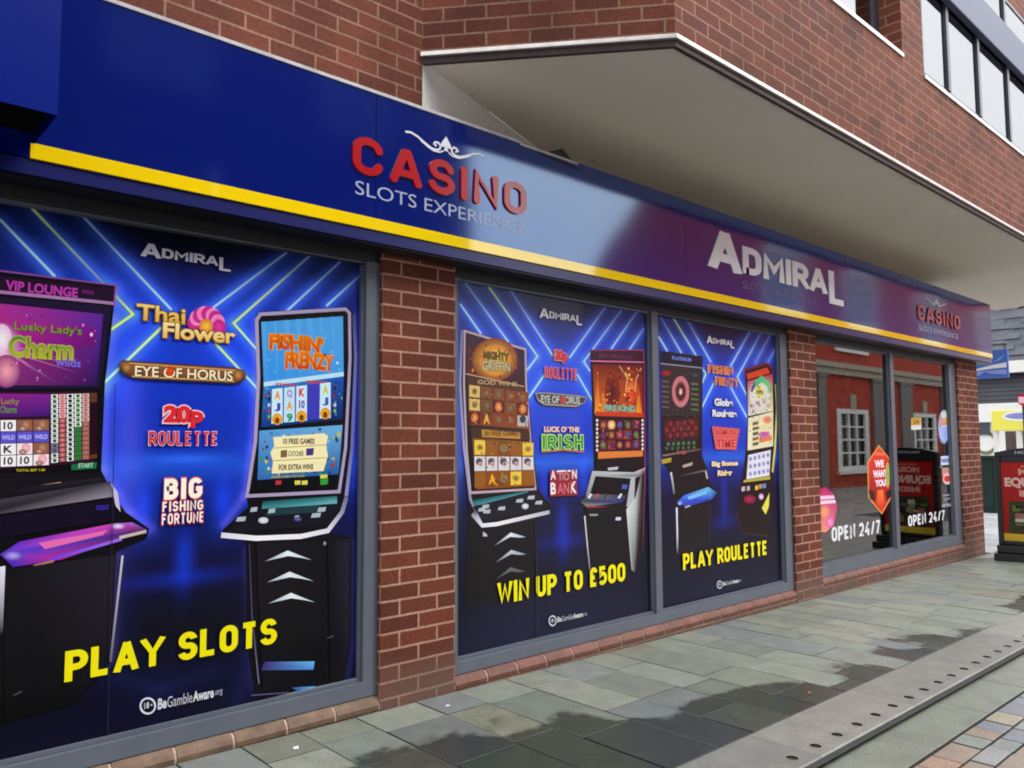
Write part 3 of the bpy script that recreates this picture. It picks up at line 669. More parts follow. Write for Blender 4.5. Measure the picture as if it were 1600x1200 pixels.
# ------------------------------------------------------------------ fascia sign
FZ0, FZ1, FD = 2.168, 2.885, -.14
FX0, FX1 = -1.9, 8.535
sign = empty('fascia_sign', (3, -.1, FZ0), 'long glossy blue shop fascia sign with yellow stripe and red and white raised lettering', 'shop sign')
b = MB()
SEAMS = [.0+(-.135)-2.44, -.135, 2.305, 4.745, 7.185]
zb, zt = 2.235, FZ1
edges = [FX0, -.135, 2.305, 4.745, 7.185, FX1-.006]
for a, c in zip(edges, edges[1:]):
    nz = 10
    for k in range(nz):
        u0, u1 = k/nz, (k+1)/nz; bow = lambda u: FD
        g_ = .0015
        b.face([(a+g_, bow(u0), zb+(zt-zb)*u0), (c-g_, bow(u0), zb+(zt-zb)*u0), (c-g_, bow(u1), zb+(zt-zb)*u1), (a+g_, bow(u1), zb+(zt-zb)*u1)])
# rounded return at the street corner
prev = None
for k in range(9):
    t = R(90*k/8); p = (FX1-.006+.006*math.sin(t), FD+.006-.006*math.cos(t))
    if prev: b.face([(prev[0], prev[1], zb), (p[0], p[1], zb), (p[0], p[1], zt-.05*(k/8)**2), (prev[0], prev[1], zt-.05*((k-1)/8)**2)])
    prev = p
b.face([(FX1, FD+.006, zb), (FX1, .6, zb), (FX1, .6, zt-.05), (FX1, FD+.006, zt-.05)])
b.build('sign_panel', M['blue'], sign, smooth=False)
b = MB(); b.box(-1.53, FX1-.02, FD-.006, FD+.02, 2.232, 2.286); b.build('yellow_stripe', M['yellow'], sign)
b = MB(); b.box(FX0, FX1-.013, FD+.018, -.003, FZ0-.001, FZ0+.02); b.build('underside', M['black'], sign)
b = MB(); b.box(FX0, FX1-.012, FD+.004, FD+.016, FZ0+.008, 2.231); b.box(FX0, FX1-.05, FD+.02, -.002, 2.2312, FZ1-.05); b.build('sign_box', M['blue_lip'], sign)
b = MB(); b.prism([(FD-.006, FZ1-.003), (FD-.006, FZ1+.012), (-.001, FZ1+.02), (-.001, FZ1-.003)], FX0, .78)
b.prism([(FD-.002, FZ1-.012), (FD-.002, FZ1+.002), (.12, FZ1+.012), (.12, FZ1-.012)], .785, 1.25)
b.build('flashing', mat('lead_flashing', (188, 184, 188), .5, var=.2, scale=12, bump=.2), sign)
def raised(name, groups, m_, d, y0=FD-.0008):
    """letter polygons in (x, z) extruded towards the street"""
    b = MB()
    for i, g_ in enumerate(groups):
        y1 = y0-d-i*.0002
        for f in g_:
            P = [(float(p[0]), float(p[1])) for p in f]
            if sum(P[k-1][0]*P[k][1]-P[k][0]*P[k-1][1] for k in range(len(P))) < 0: P = P[::-1]
            b.face([(x, y1, z) for x, z in P])
            for k in range(len(P)):
                p, q = P[k-1], P[k]; b.face([(p[0], y0+.02, p[1]), (q[0], y0+.02, q[1]), (q[0], y1, q[1]), (p[0], y1, p[1])])
    return b.build(name, m_, sign)
def box_of(x0, yt, yb, x1, Y):
    a = xz(x0, yt, Y); c = xz(x0, yb, Y); e = xz(x1, (yt+yb)/2, Y); return a[0], e[0], c[1], a[1]
def fit(polys, bx): return [[[(bx[0]+(bx[1]-bx[0])*p[0], bx[2]+(bx[3]-bx[2])*p[1]) for p in f] for f in g_] for g_ in polys]
def text_groups(txt, bold, bx):
    V, Fc = text_faces(txt, bold); return [[[(bx[0]+(bx[1]-bx[0])*V[i][0], bx[2]+(bx[3]-bx[2])*V[i][1]) for i in f] for f in Fc]]
def swirl(bx):
    """thin scroll with a spade in the middle, in the box bx"""
    W = lambda u, v: (bx[0]+(bx[1]-bx[0])*u, bx[2]+(bx[3]-bx[2])*v)
    h = (bx[3]-bx[2]); groups = []
    for s in (1, -1):
        X = lambda u: .5+s*(u-.5)
        p = [W(X(u), v) for u, v in ((.0, .62), (.06, .66), (.14, .56), (.24, .34), (.32, .2), (.38, .2), (.42, .3), (.43, .46), (.40, .58), (.36, .56), (.345, .46), (.37, .40))]
        groups.append(stroke_quads(p, h*.045, True)); p2 = [W(X(u), v) for u, v in ((.18, .42), (.27, .22), (.34, .12), (.42, .14), (.46, .24))]; groups.append(stroke_quads(p2, h*.035, True))
    sp_ = [(.5, 1.0), (.535, .78), (.565, .58), (.56, .46), (.53, .44), (.508, .52), (.53, .28), (.47, .28), (.492, .52), (.47, .44), (.44, .46), (.435, .58), (.465, .78)]
    groups.append([[W(*q) for q in sp_]]); return groups
LY = FD-.004
raised('lettering', fit(stroke_text('CASINO', .25, .24, round_cap=True, sx=1.25), box_of(551, 207, 270, 821, LY)), M['red_letter'], .009)
raised('lettering', text_groups('SLOTS EXPERIENCE', -.006, box_of(556, 281, 302.5, 820, LY)), M['grey_letter'], .0008)
raised('flourish', swirl(box_of(635, 193, 226, 755, LY)), M['white_letter'], .002)
bx = box_of(1104.5, 354, 416, 1314, LY); W_ = bx[1]-bx[0]; H_ = bx[3]-bx[2]
gA = fit(stroke_text('A', .27), (bx[0], bx[0]+.215*W_, bx[2], bx[3])) + fit(stroke_text('DMIRA', .31, .10, sx=1.25), (bx[0]+.22*W_, bx[0]+.86*W_, bx[2]+.07*H_, bx[2]+.79*H_)) + fit(stroke_text('L', .22), (bx[0]+.875*W_, bx[1], bx[2]-.17*H_, bx[2]+.84*H_))
raised('lettering', gA, M['white_letter'], .006)
raised('lettering', text_groups('SLOTS . ARCADE . BINGO', .0, box_of(1161, 438, 450, 1279, LY)), mat('faded_blue_letter', (84, 74, 122), .4), .0006)
raised('lettering', fit(stroke_text('CASINO', .25, .24, round_cap=True, sx=1.25), box_of(1433, 474, 500, 1498, LY)), M['red_letter'], .010)
raised('flourish', swirl(box_of(1448, 462, 474, 1478, LY)), M['white_letter'], .002)
raised('lettering', text_groups('SLOTS EXPERIENCE', -.004, box_of(1436, 507, 515, 1497, LY)), M['grey_letter'], .0008)
# neighbouring bulkhead box at the left end
b = MB(); b.box(-3.4, -1.521, -.475, FD-.016, 2.28, 3.6, skip='d'); b.box(-3.38, -1.53, -.466, FD-.03, 2.30, 3.58, skip='d')
nb = b.build('projecting_box', mat('navy_box', (4, 28, 120), .25, spec=.3))
b = MB(); b.box(-3.379, -1.531, -.465, FD-.031, 2.31, 2.33); b.build('hollow_shade_panel', mat('matt_black', (8, 8, 11), .95, spec=.05), nb)  # black panel stands in for the shade in the hollow of the box
tag(nb, 'plain blue projecting box above the far left poster, hiding the fascia end', 'bulkhead box')
b = MB(); v = [(1.52, .02, 2.885), (1.92, .02, 2.885), (1.86, -.02, 3.0), (1.7, -.02, 2.97)]
P = [at(843, 240, -.146), at(907, 266, -.146), at(879, 232, -.10), at(860, 238, -.10)]
c0 = [(float(q[0]), float(q[1]), float(q[2])) for q in P]
b.face(c0); b.face([(x_, y_+.04, z_-.01) for x_, y_, z_ in reversed(c0)])
for i in range(4):
    p, q = c0[i-1], c0[i]; b.face([p, q, (q[0], q[1]+.04, q[2]-.01), (p[0], p[1]+.04, p[2]-.01)])
tag(b.build('roofing_felt_scrap', M['black']), 'torn black felt scrap sticking up from behind the blue fascia below the soffit', 'felt scrap')

# ------------------------------------------------------------------ window posters
PY = GY
def seg_dist(X, Z, a, b):
    ax, az = a; bx_, bz = b; dx, dz = bx_-ax, bz-az; t = np.clip(((X-ax)*dx+(Z-az)*dz)/(dx*dx+dz*dz), 0, 1)
    return np.hypot(X-(ax+t*dx), Z-(az+t*dz)), t
def sheet(parent, x0, x1, z0, z1, nx, nz, prof, beams, blobs, edge_dark, topfade):
    """vinyl print: vertical blue gradient, soft glow round the printed light beams"""
    xs = np.linspace(x0, x1, nx+1); zs = np.linspace(z0, z1, nz+1); X, Z = np.meshgrid(xs, zs)
    v = (z1-Z)/(z1-z0); u = (X-x0)/(x1-x0)
    pv = [p[0] for p in prof]; pc = np.array([lin(p[1]) for p in prof]); C = np.stack([np.interp(v, pv, pc[:, i]) for i in range(3)], -1)
    side = 1-edge_dark*np.abs(2*u-1)**2.2; C *= side[..., None]
    cloud = .75+.5*vnoise(u*3+7, v*5+3, 2); C *= (1-.5*(v > .55)+.5*(v > .55)*cloud)[..., None]
    for a, b_, w, amp, c in beams:
        d, t = seg_dist(X, Z, a, b_); C += (amp*np.exp(-(d/w)**2))[..., None]*np.array(lin(c))
        C += (amp*.35*np.exp(-(d/(w*3.2))**2))[..., None]*np.array(lin((40, 90, 255)))
    for px, py, rx, ry, amp, c in blobs:
        cx, cz = xz(px, py, PY); r1 = abs(xz(px+rx, py, PY)[0]-cx); r2 = abs(xz(px, py+ry, PY)[1]-cz)
        C += (amp*np.exp(-((X-cx)/r1)**2-((Z-cz)/r2)**2))[..., None]*np.array(lin(c))
    C *= np.clip(1-topfade*np.exp(-(v/.05)**2), 0, 1)[..., None]; C = np.clip(C, 0, .95)
    b = MB()
    for j in range(nz):
        for i in range(nx):
            b.face([(xs[i], PY, zs[j]), (xs[i+1], PY, zs[j]), (xs[i+1], PY, zs[j+1]), (xs[i], PY, zs[j+1])], None, [C[j, i], C[j, i+1], C[j+1, i+1], C[j+1, i]])
    b.box(x0, x1, PY+.0005, PY+.004, z0, z1, col=(.01, .01, .02), skip='f')
    return b.build('vinyl_sheet', M['print'], parent)
def beams_of(lst, w=.028, amp=.55): return [(xz(*a, PY), xz(*b_, PY), w, amp, (70, 120, 255)) for pth in lst for a, b_ in zip(pth, pth[1:])]
def beam_art(parent, lst, cols_, w=.012, half=False):
    A = Art(PY-.0004, 2e-5)
    for pth, c in zip(lst, cols_):
        A.line(pth, w, c); A.line(pth, w*.45, [tuple(min(255, v+50) for v in q) for q in c] if hasattr(c[0], '__len__') else tuple(min(255, v+50) for v in c))
    return A.build('light_beams', M['print'], parent)
CY = (140, 190, 255); GRN = (176, 226, 96); DIM = (86, 110, 190)
def grid_cells(A, x0, yt, x1, yb, nx, ny, fn, gap=.1, yt2=None, yb2=None):
    """nx x ny cells in the px quad (left edge yt..yb, right edge yt2..yb2)"""
    yt2 = yt if yt2 is None else yt2; yb2 = yb if yb2 is None else yb2
    L_ = lambda u, v: (x0+(x1-x0)*u, (yt+(yt2-yt)*u)*(1-v)+(yb+(yb2-yb)*u)*v)
    for j in range(ny):
        for i in range(nx):
            u0, u1, v0, v1 = (i+gap/2)/nx, (i+1-gap/2)/nx, (j+gap/2)/ny, (j+1-gap/2)/ny
            fn(A, i, j, [L_(u0, v0), L_(u1, v0), L_(u1, v1), L_(u0, v1)])
def dense(A, q, n, cols_, r0, r1, fade=None):
    """scatter of small printed details over a screen"""
    for k in range(n):
        x, y = inquad(q, rnd.uniform(.03, .97), rnd.uniform(.03, .97)); r = rnd.uniform(r0, r1); A.disc(x, y, r, r*rnd.uniform(.7, 1.6), rnd.choice(cols_), fade if rnd.random() < .4 else None, 6)
def mid(q): return (sum(p[0] for p in q)/4, sum(p[1] for p in q)/4)
def gamble(A, cx, cy, rx, ry, x0, yt, yb, x1):
    A.ring(cx, cy, rx, ry, .007, (225, 225, 235)); A.strokes('18+', cx-rx*.55, cy-ry*.38, cy+ry*.42, cx+rx*.6, (230, 230, 238), .2, .3)
    X0, X1, Z0, Z1 = A._box(x0, yt, yb, x1); W = X1-X0
    A.text('Be', 0, 0, 0, 0, (225, 225, 235), .03, world=(X0, X0+.13*W, Z0, Z1)); A.text('Gamble', 0, 0, 0, 0, (200, 200, 212), 0, world=(X0+.14*W, X0+.52*W, Z0, Z1))
    A.text('Aware', 0, 0, 0, 0, (225, 225, 235), .03, world=(X0+.53*W, X0+.86*W, Z0, Z1)); A.text('.org', 0, 0, 0, 0, (190, 190, 204), 0, world=(X0+.87*W, X1, Z0, Z0+.62*(Z1-Z0)))

def heading(parent, txt, x0, yt, yb, x1, col):
    polys, words = stroke_text(txt, .27, .10, .46, False, .95, True)
    for w_ in sorted(set(words)):
        A = Art(PY-.0100, 1.5e-5); X0, X1, Z0, Z1 = A._box(x0, yt, yb, x1)
        for g_, k in zip(polys, words):
            if k != w_: continue
            y = A.up()
            for f in g_: A.face([(X0+(X1-X0)*p[0], y, Z0+(Z1-Z0)*p[1]) for p in f], None, lin(col))
        A.build('heading_word', M['print'], parent)
# ---- big poster on the left
xr = -.088; xl = -1.785
pa = empty('window_poster', (-.94, .06, .14), 'large blue poster of slot machines reading PLAY SLOTS', 'poster', 'slot machine posters filling the shop windows')
BA = [[(105, 312), (268, 484)], [(252, 512), (165, 596), (120, 640)], [(462, 384), (318, 492)], [(336, 536), (402, 607)],
      [(22, 296), (165, 446), (208, 491), (172, 516)], [(0, 343), (86, 432)], [(435, 398), (365, 505), (402, 547)] if False else [(495, 390), (365, 505), (402, 547)],
      [(540, 401), (448, 486)], [(566, 427), (510, 478)]]
BC = [[DIM, CY], [GRN, (150, 210, 220), CY], [DIM, CY], [GRN, CY], [GRN, DIM, GRN, GRN], CY, [DIM, GRN, CY], [DIM, CY], [DIM, CY]]
profA = [(0, (4, 5, 34)), (.05, (6, 10, 60)), (.12, (12, 24, 120)), (.20, (16, 44, 178)), (.27, (18, 58, 200)), (.38, (16, 50, 190)), (.45, (17, 54, 186)), (.49, (28, 78, 210)), (.53, (18, 44, 164)), (.60, (12, 24, 104)), (.68, (10, 12, 56)), (.80, (8, 8, 26)), (1, (12, 10, 38))]
rim = lambda pts, w, a, c: [(xz(*p, PY), xz(*q, PY), w, a, c) for p, q in zip(pts, pts[1:])]
sheet(pa, xl, xr, .142, 2.128, 190, 220, profA, beams_of(BA)+rim([(182, 450), (176, 500), (164, 610), (162, 735), (182, 775), (200, 802), (234, 826)], .022, .35, (120, 110, 255))+rim([(182, 870), (174, 1030)], .02, .10, (150, 120, 220))+rim([(400, 500), (400, 600), (394, 700), (382, 776), (350, 820)], .018, .3, (120, 110, 250))+rim([(558, 490), (560, 620), (552, 760)], .014, .16, (70, 80, 240))+rim([(384, 860), (398, 1070)], .014, .07, (150, 120, 220))+rim([(553, 850), (552, 1010), (540, 1060)], .02, .06, (110, 100, 220))+rim([(180, 1056), (250, 1078), (330, 1050)], .03, .03, (90, 80, 190))+rim([(400, 1010), (372, 1090)], .03, .03, (90, 80, 200)), [(225, 792, 12, 34, .5, (20, 70, 255)), (348, 785, 14, 34, .5, (20, 70, 255)), (288, 872, 14, 40, .45, (20, 70, 255)), (285, 903, 80, 12, .28, (20, 60, 230)), (290, 717, 55, 7, .35, (60, 130, 255)), (200, 690, 24, 130, .22, (120, 110, 255)), (560, 600, 10, 120, .25, (40, 60, 220)), (555, 900, 8, 140, .10, (60, 50, 150)), (400, 1000, 26, 60, .05, (90, 70, 170))], .42, .75)
beam_art(pa, BA, BC)
A = Art(PY-.001, 1.5e-5)                  # machine cut by the left edge
K0 = (10, 9, 14)
A.poly([(-60, 418), (181, 447), (178, 480), (164, 600), (158, 735), (178, 775), (196, 800), (233, 826), (229, 842), (182, 862), (172, 1036), (166, 1040), (120, 1100), (-60, 1150)], K0)
A.line([(0, 423), (181, 446), (178, 478)], .006, (150, 80, 170))
A.poly([(-60, 424), (179, 450), (176, 472), (-60, 448)], (36, 14, 42)); A.line([(-60, 450), (177, 474)], .012, [(190, 120, 190), (170, 130, 180)])
A.text('VIP LOUNGE', 9, 437, 453, 122, (196, 60, 180), .035); A.poly([(128, 452), (147, 455), (147, 461), (128, 458)], (96, 30, 98))
A.poly([(-60, 458), (174, 478), (157, 606), (-60, 610)], (30, 18, 54))
A.poly([(-60, 468), (161, 491), (155, 560), (150, 602), (-60, 602)], [(196, 50, 150), (92, 40, 160), (60, 20, 110), (44, 18, 90), (150, 50, 130)])
A.poly([(20, 500), (150, 512), (148, 540), (60, 552), (18, 540)], [(186, 40, 150), (120, 20, 140), (110, 14, 110), (140, 24, 130), (200, 60, 160)])
A.disc(0, 545, 34, 42, (255, 236, 246), (176, 60, 160)); A.disc(10, 580, 22, 26, (255, 170, 180), (150, 50, 130)); A.disc(3, 530, 16, 24, (255, 252, 255), (240, 190, 230))
dense(A, [(0, 478), (158, 494), (152, 598), (0, 600)], 46, [(230, 120, 210), (150, 60, 190), (90, 30, 140), (250, 200, 240), (120, 30, 120)], .8, 2.6, (110, 30, 130))
for k in range(9): A.line([(10, 548), (10+rnd.uniform(40, 120), 548+rnd.uniform(-60, 50))], .004, [(236, 150, 220), (110, 30, 130)])
A.text("Lucky Lady's", 23, 502, 519, 128, (126, 160, 40), .01, outline=(70, 40, 50), ow=.03); A.text('Charm', 15, 524, 557, 114, (56, 138, 70), .015, col2=(176, 186, 40), outline=(196, 180, 70), ow=.05); A.text('wilds', 87, 559, 572, 126, (120, 110, 236), .02)
A.poly([(-60, 612), (152, 612), (147, 722), (-60, 738)], (52, 14, 44))
A.poly([(-60, 614), (79, 616), (77, 650), (-60, 654)], [(150, 30, 130), (130, 36, 150), (60, 26, 120), (90, 20, 100)]); A.text('Lucky', 2, 622, 634, 30, (150, 140, 40), .02); A.text('Charm', 0, 634, 645, 26, (90, 140, 70), .03)
def ca(A, i, j, q):
    c = {(0, 0): 'w', (1, 0): 'p', (2, 0): 'p', (0, 2): 'w', (1, 2): 'n', (2, 2): 'p', (0, 3): 'w', (1, 3): 'w', (2, 3): 'n'}.get((i, j))
    x, y = mid(q)
    if j == 1: A.poly(q, (92, 84, 210)); A.text('WILD', q[0][0]+2, y-3.5, y+3.5, q[1][0]-2, (190, 190, 250), .03); return
    A.poly(q, {'w': (250, 248, 250), 'p': (150, 96, 78), 'n': (250, 232, 236)}[c])
    if c == 'w': A.text({(0, 0): '10', (0, 2): 'K', (0, 3): '10', (1, 3): '10'}[(i, j)], q[0][0]+5, y-6, y+6, q[1][0]-5, (60, 30, 50), .03)
    else: A.disc(x+2, y-1, 7, 8, (206, 150, 110) if c == 'p' else (250, 200, 190), (140, 90, 70) if c == 'p' else (240, 160, 176)); A.disc(x-3, y+5, 6, 4, (220, 190, 170), (120, 70, 60))
grid_cells(A, 0, 656, 77, 730, 3, 4, ca, .06, yt2=655, yb2=727)
def cb(A, i, j, q):
    if i == 5: A.poly(q, (96, 60, 30) if j in (0, 1, 13) else (40, 8, 24)); return
    c = [(248, 250, 246), (236, 190, 190), (246, 246, 246), (240, 246, 236), (226, 190, 186)][i]
    if i == 1 and j > 4: c = (150, 88, 84)
    if i == 3 and j > 6: c = (60, 120, 74)
    if i == 4 and j > 5: c = (160, 110, 90)
    if i == 0 and j in (10, 11): c = (150, 120, 170)
    A.poly(q, c); x, y = mid(q); A.disc(x, y, 3.4, 2.8, [(34, 92, 74), (226, 120, 130), (20, 22, 28), (46, 120, 46), (190, 110, 110)][i], None, 8)
grid_cells(A, 79, 616, 152, 724, 6, 14, cb, .12, yt2=614, yb2=716)
A.poly([(111, 726), (151, 722), (150, 732), (111, 735)], (26, 110, 70)); A.text('START', 122, 724, 731, 145, (180, 230, 190), .02); A.text('TOTAL BET 1.00', 25, 733, 737, 70, (200, 190, 40), .02)
A.poly([(-60, 740), (158, 738), (168, 762), (-60, 800)], (20, 16, 24)); A.line([(52, 762), (95, 755)], .01, (214, 170, 120))
A.poly([(-60, 790), (172, 752), (176, 776), (-60, 812)], [(70, 64, 76), (60, 56, 66), (150, 140, 156), (24, 20, 26)])
A.poly([(173, 754), (183, 768), (188, 800), (180, 790)], (206, 200, 226)); A.poly([(-60, 816), (176, 780), (182, 812), (-60, 850)], (18, 10, 34)); A.text('CREDIT', 150, 790, 797, 170, (70, 50, 190), .02)
A.poly([(0, 866), (30, 846), (176, 818), (206, 816), (230, 828), (190, 842), (96, 874), (20, 886)], [(90, 60, 220), (110, 40, 190), (226, 70, 190), (150, 110, 230), (60, 40, 90), (150, 40, 170), (190, 40, 150), (60, 40, 170)])
A.poly([(60, 848), (168, 828), (160, 836), (70, 858)], (236, 110, 180)); A.line([(80, 874), (190, 842)], .012, [(120, 60, 230), (160, 110, 250)]); A.disc(20, 868, 16, 8, (190, 170, 255), (90, 50, 180)); A.disc(184, 822, 12, 5, (255, 236, 255), (150, 80, 200)); A.line([(186, 840), (228, 830)], .012, (210, 190, 180))
A.line([(52, 884), (84, 876)], .008, (170, 120, 110)); A.poly([(-30, 890), (8, 884), (4, 990), (-30, 1000)], [(200, 200, 220), (240, 240, 255), (20, 20, 26), (10, 10, 14)])
A.poly([(8, 890), (180, 866), (170, 1030), (118, 1096), (6, 1130)], [(16, 14, 20), (34, 30, 42), (18, 16, 24), (9, 8, 12), (8, 8, 10)])
A.poly([(-60, 774), (156, 746), (160, 752), (-60, 786)], [(12, 10, 14), (40, 34, 46), (28, 24, 32), (8, 8, 10)])
A.line([(191, 868), (172, 1034)], .008, [(206, 200, 214), (110, 104, 130)]); A.line([(20, 1086), (34, 1080)], .006, (70, 66, 76))
A.build('printed_slot_machine', M['print'], pa)
A = Art(PY-.001, 1.5e-5)                  # tall curved machine on the right
A.poly([(400, 492), (408, 487), (543, 480), (552, 487), (556, 560), (550, 700), (541, 775), (536, 800), (517, 832), (549, 840), (548, 1010), (536, 1070), (400, 1096), (386, 1010), (384, 846), (345, 838), (348, 828), (388, 792), (384, 770), (396, 690), (403, 590)], (14, 12, 18))
A.line([(404, 590), (401, 500), (407, 491), (540, 483), (546, 489), (547, 560), (540, 700), (530, 768), (386, 775), (399, 690), (404, 590)], .016, (176, 160, 196)); A.line([(553, 490), (556, 560), (550, 700), (541, 775)], .018, [(70, 66, 120), (120, 116, 190), (110, 110, 180), (150, 150, 200)])
A.poly([(408, 503), (536, 494), (537, 583), (412, 600)], [(70, 160, 236), (84, 170, 240), (66, 160, 236), (54, 146, 232)])
for k in range(7): A.line([(412+k*18, 503-k*1.4), (416+k*18, 596-k*2.4)], rnd.uniform(.01, .03), [(90, 176, 242), (64, 156, 236)])
dense(A, [(412, 506), (534, 497), (535, 582), (413, 596)], 26, [(120, 196, 248), (50, 140, 226), (90, 180, 244)], .8, 2.0)
A.text("FISHIN'", 421, 521, 546, 505, (240, 120, 20), .04, col2=(214, 60, 30), outline=(236, 176, 40), ow=.05, arch=.1); A.text('FRENZY', 446, 550, 576, 522, (240, 120, 20), .04, col2=(214, 60, 30), outline=(236, 176, 40), ow=.05, arch=.08); A.disc(527, 567, 2, 2, (230, 240, 255))
A.poly([(412, 600), (537, 583), (535, 655), (408, 668)], [(40, 130, 210), (20, 90, 190), (8, 40, 100), (10, 60, 140)]); A.poly([(412, 597), (537, 581), (537, 588), (412, 604)], (190, 232, 250)); A.text('STAKE 1', 430, 598, 602, 466, (200, 60, 50), .05); A.text('CREDIT', 478, 594, 599, 512, (200, 60, 50), .05)
for k, (x_, c) in enumerate(((425, (210, 240, 252)), (444, (196, 232, 250)), (463, (206, 238, 252)), (482, (64, 60, 190)), (500, (206, 238, 250)))):
    A.poly([(x_, 608-k*2.2), (x_+16.5, 606-k*2.2), (x_+16.5, 661-k*2), (x_-1, 662-k*2)], c)
    if k != 3:
        for j, (t_, cc) in enumerate(((('A', (240, 150, 20)), ('J', (60, 70, 190)), ('', (240, 170, 20))), (('Q', (170, 140, 210)), ('A', (240, 160, 40)), ('9', (30, 150, 90))), (('K', (226, 40, 40)), ('10', (130, 70, 190)), ('', (240, 160, 20))), 0, (('A', (220, 200, 40)), ('J', (60, 90, 190)), ('', (240, 170, 30))))[k]):
            yy = 610-k*2.2+18.5*j
            if t_: A.text(t_, x_+4, yy+1, yy+14, x_+13, cc, .05)
            else: A.disc(x_+8, yy+8, 8, 9, (250, 196, 40), (236, 150, 20)); A.disc(x_+8, yy+10, 3.5, 5, (110, 70, 20))
dense(A, [(412, 604), (424, 603), (421, 664), (408, 666)], 18, [(20, 60, 130), (60, 150, 200), (150, 60, 70), (210, 190, 60), (16, 40, 90)], .9, 2.2); dense(A, [(519, 598), (536, 590), (534, 652), (518, 660)], 18, [(20, 60, 130), (60, 150, 200), (150, 60, 70), (210, 190, 60), (16, 40, 90)], .9, 2.2)
for yy in range(5): A.disc(420, 615+yy*9, 2.2, 3, [(120, 40, 60), (40, 40, 90), (200, 200, 220), (180, 60, 60), (110, 180, 70)][yy]); A.disc(523, 606+yy*9, 2.2, 3, [(40, 40, 70), (120, 40, 60), (60, 60, 140), (210, 200, 210), (130, 190, 60)][yy])
A.poly([(405, 673), (535, 664), (529, 741), (402, 750)], [(90, 160, 220), (110, 180, 230), (30, 90, 160), (40, 110, 190)])
for i in range(14): A.disc(408+i*9.3, 678+rnd.uniform(-2, 66), 3, 4, rnd.choice([(60, 150, 90), (160, 60, 70), (220, 220, 240), (50, 60, 130), (210, 190, 60)]))
dense(A, [(405, 675), (534, 666), (528, 740), (403, 748)], 70, [(60, 140, 190), (150, 70, 80), (220, 226, 240), (40, 60, 130), (200, 190, 70), (60, 150, 100), (24, 70, 120)], .9, 2.6)
A.poly([(426, 683), (506, 677), (512, 681), (509, 697), (512, 712), (505, 736), (424, 740), (426, 722), (422, 707), (428, 697)], (250, 240, 186)); A.line([(428, 700), (509, 695)], .004, (200, 170, 100)); A.line([(426, 720), (509, 715)], .004, (200, 170, 100))
A.text('10 FREE GAMES', 442, 685, 694, 491, (70, 50, 40), .03); A.poly([(438, 704), (448, 703), (448, 714), (438, 715)], (130, 100, 60)); A.text('CATCHER', 450, 705, 713, 474, (90, 70, 60), .02); A.poly([(478, 701), (490, 700), (489, 711), (478, 712)], (70, 50, 130)); A.text('FOR EXTRA WINS', 435, 726, 735, 489, (60, 46, 40), .03)
A.poly([(402, 750), (529, 741), (527, 764), (388, 770)], (8, 8, 12)); A.text('PRESS START TO PLAY', 424, 744, 747, 476, (200, 190, 50), .03)
for x_, c in ((430, (190, 50, 60)), (460, (224, 216, 90)), (471, (224, 216, 90)), (500, (60, 170, 60))): A.poly([(x_, 751), (x_+9, 750.5), (x_+9, 757), (x_, 757.5)], c)
A.poly([(500, 742), (511, 741), (511, 747), (500, 748)], (224, 216, 90)); A.poly([(500, 749), (512, 748), (512, 756), (500, 757)], (50, 160, 60))
A.poly([(410, 783), (526, 775), (526, 788), (408, 796)], [(24, 70, 76), (40, 110, 116), (120, 200, 206), (70, 150, 160)]); A.poly([(396, 796), (534, 786), (515, 820), (350, 834)], (20, 18, 30)); A.poly([(420, 794), (500, 789), (496, 800), (414, 806)], (30, 60, 66))
for x_, y_, w_ in ((376, 812, 16), (396, 797, 12), (424, 799, 12), (493, 806, 16), (502, 797, 14), (463, 810, 8)): A.poly([(x_-w_/2, y_+3), (x_-w_/3, y_-4), (x_+w_/2, y_-5), (x_+w_/2.5, y_+2)], (176, 190, 200))
A.disc(411, 813, 8, 5, (240, 240, 250), (190, 190, 210)); A.disc(465, 811, 6, 3.5, (120, 110, 200), (60, 50, 110))
A.line([(345, 836), (400, 841), (470, 838), (512, 829), (534, 800), (541, 776)], .022, [(220, 220, 236), (250, 250, 255), (244, 244, 252), (226, 226, 240), (150, 150, 176), (110, 110, 140)]); A.disc(506, 849, 4, 4, (190, 190, 200), (40, 40, 50))
A.poly([(400, 848), (505, 845), (507, 1060), (410, 1080)], [(24, 22, 30), (15, 13, 18), (10, 9, 12), (17, 15, 22)]); A.poly([(512, 846), (545, 842), (545, 1008), (534, 1064), (514, 1066)], [(12, 11, 16), (34, 30, 50), (26, 22, 40), (15, 13, 22), (9, 8, 11)])
for y_, dx in ((860, 0), (893, 3), (926, 5)): A.poly([(413+dx, y_+17), (449+dx, y_), (487+dx, y_+15), (470+dx, y_+11.5), (450+dx, y_+8.5)], [(150, 170, 190), (236, 244, 250), (170, 190, 206), (220, 232, 240), (240, 248, 252)])
A.poly([(407, 1047), (413, 1034), (491, 1033), (489, 1046)], [(60, 50, 110), (70, 50, 130), (110, 190, 240), (80, 150, 230)]); A.poly([(455, 1074), (492, 1072), (491, 1081), (470, 1084)], [(50, 80, 150), (100, 190, 244), (90, 170, 240), (50, 100, 190)]); A.line([(392, 1086), (450, 1082)], .006, (90, 80, 120)); A.line([(510, 997), (521, 993)], .006, (80, 76, 84))
A.line([(389, 850), (393, 960), (404, 1068)], .006, [(60, 50, 90), (80, 70, 110), (120, 110, 150)])
A.build('printed_slot_machine', M['print'], pa)
A = Art(PY-.0080, 1.5e-5)
A.admiral(220, 378, 400, 361, (214, 212, 232))
A.text('Thai', 214, 474, 500, 290, (250, 220, 120), .02, col2=(226, 170, 60), outline=(110, 66, 30), ow=.05)
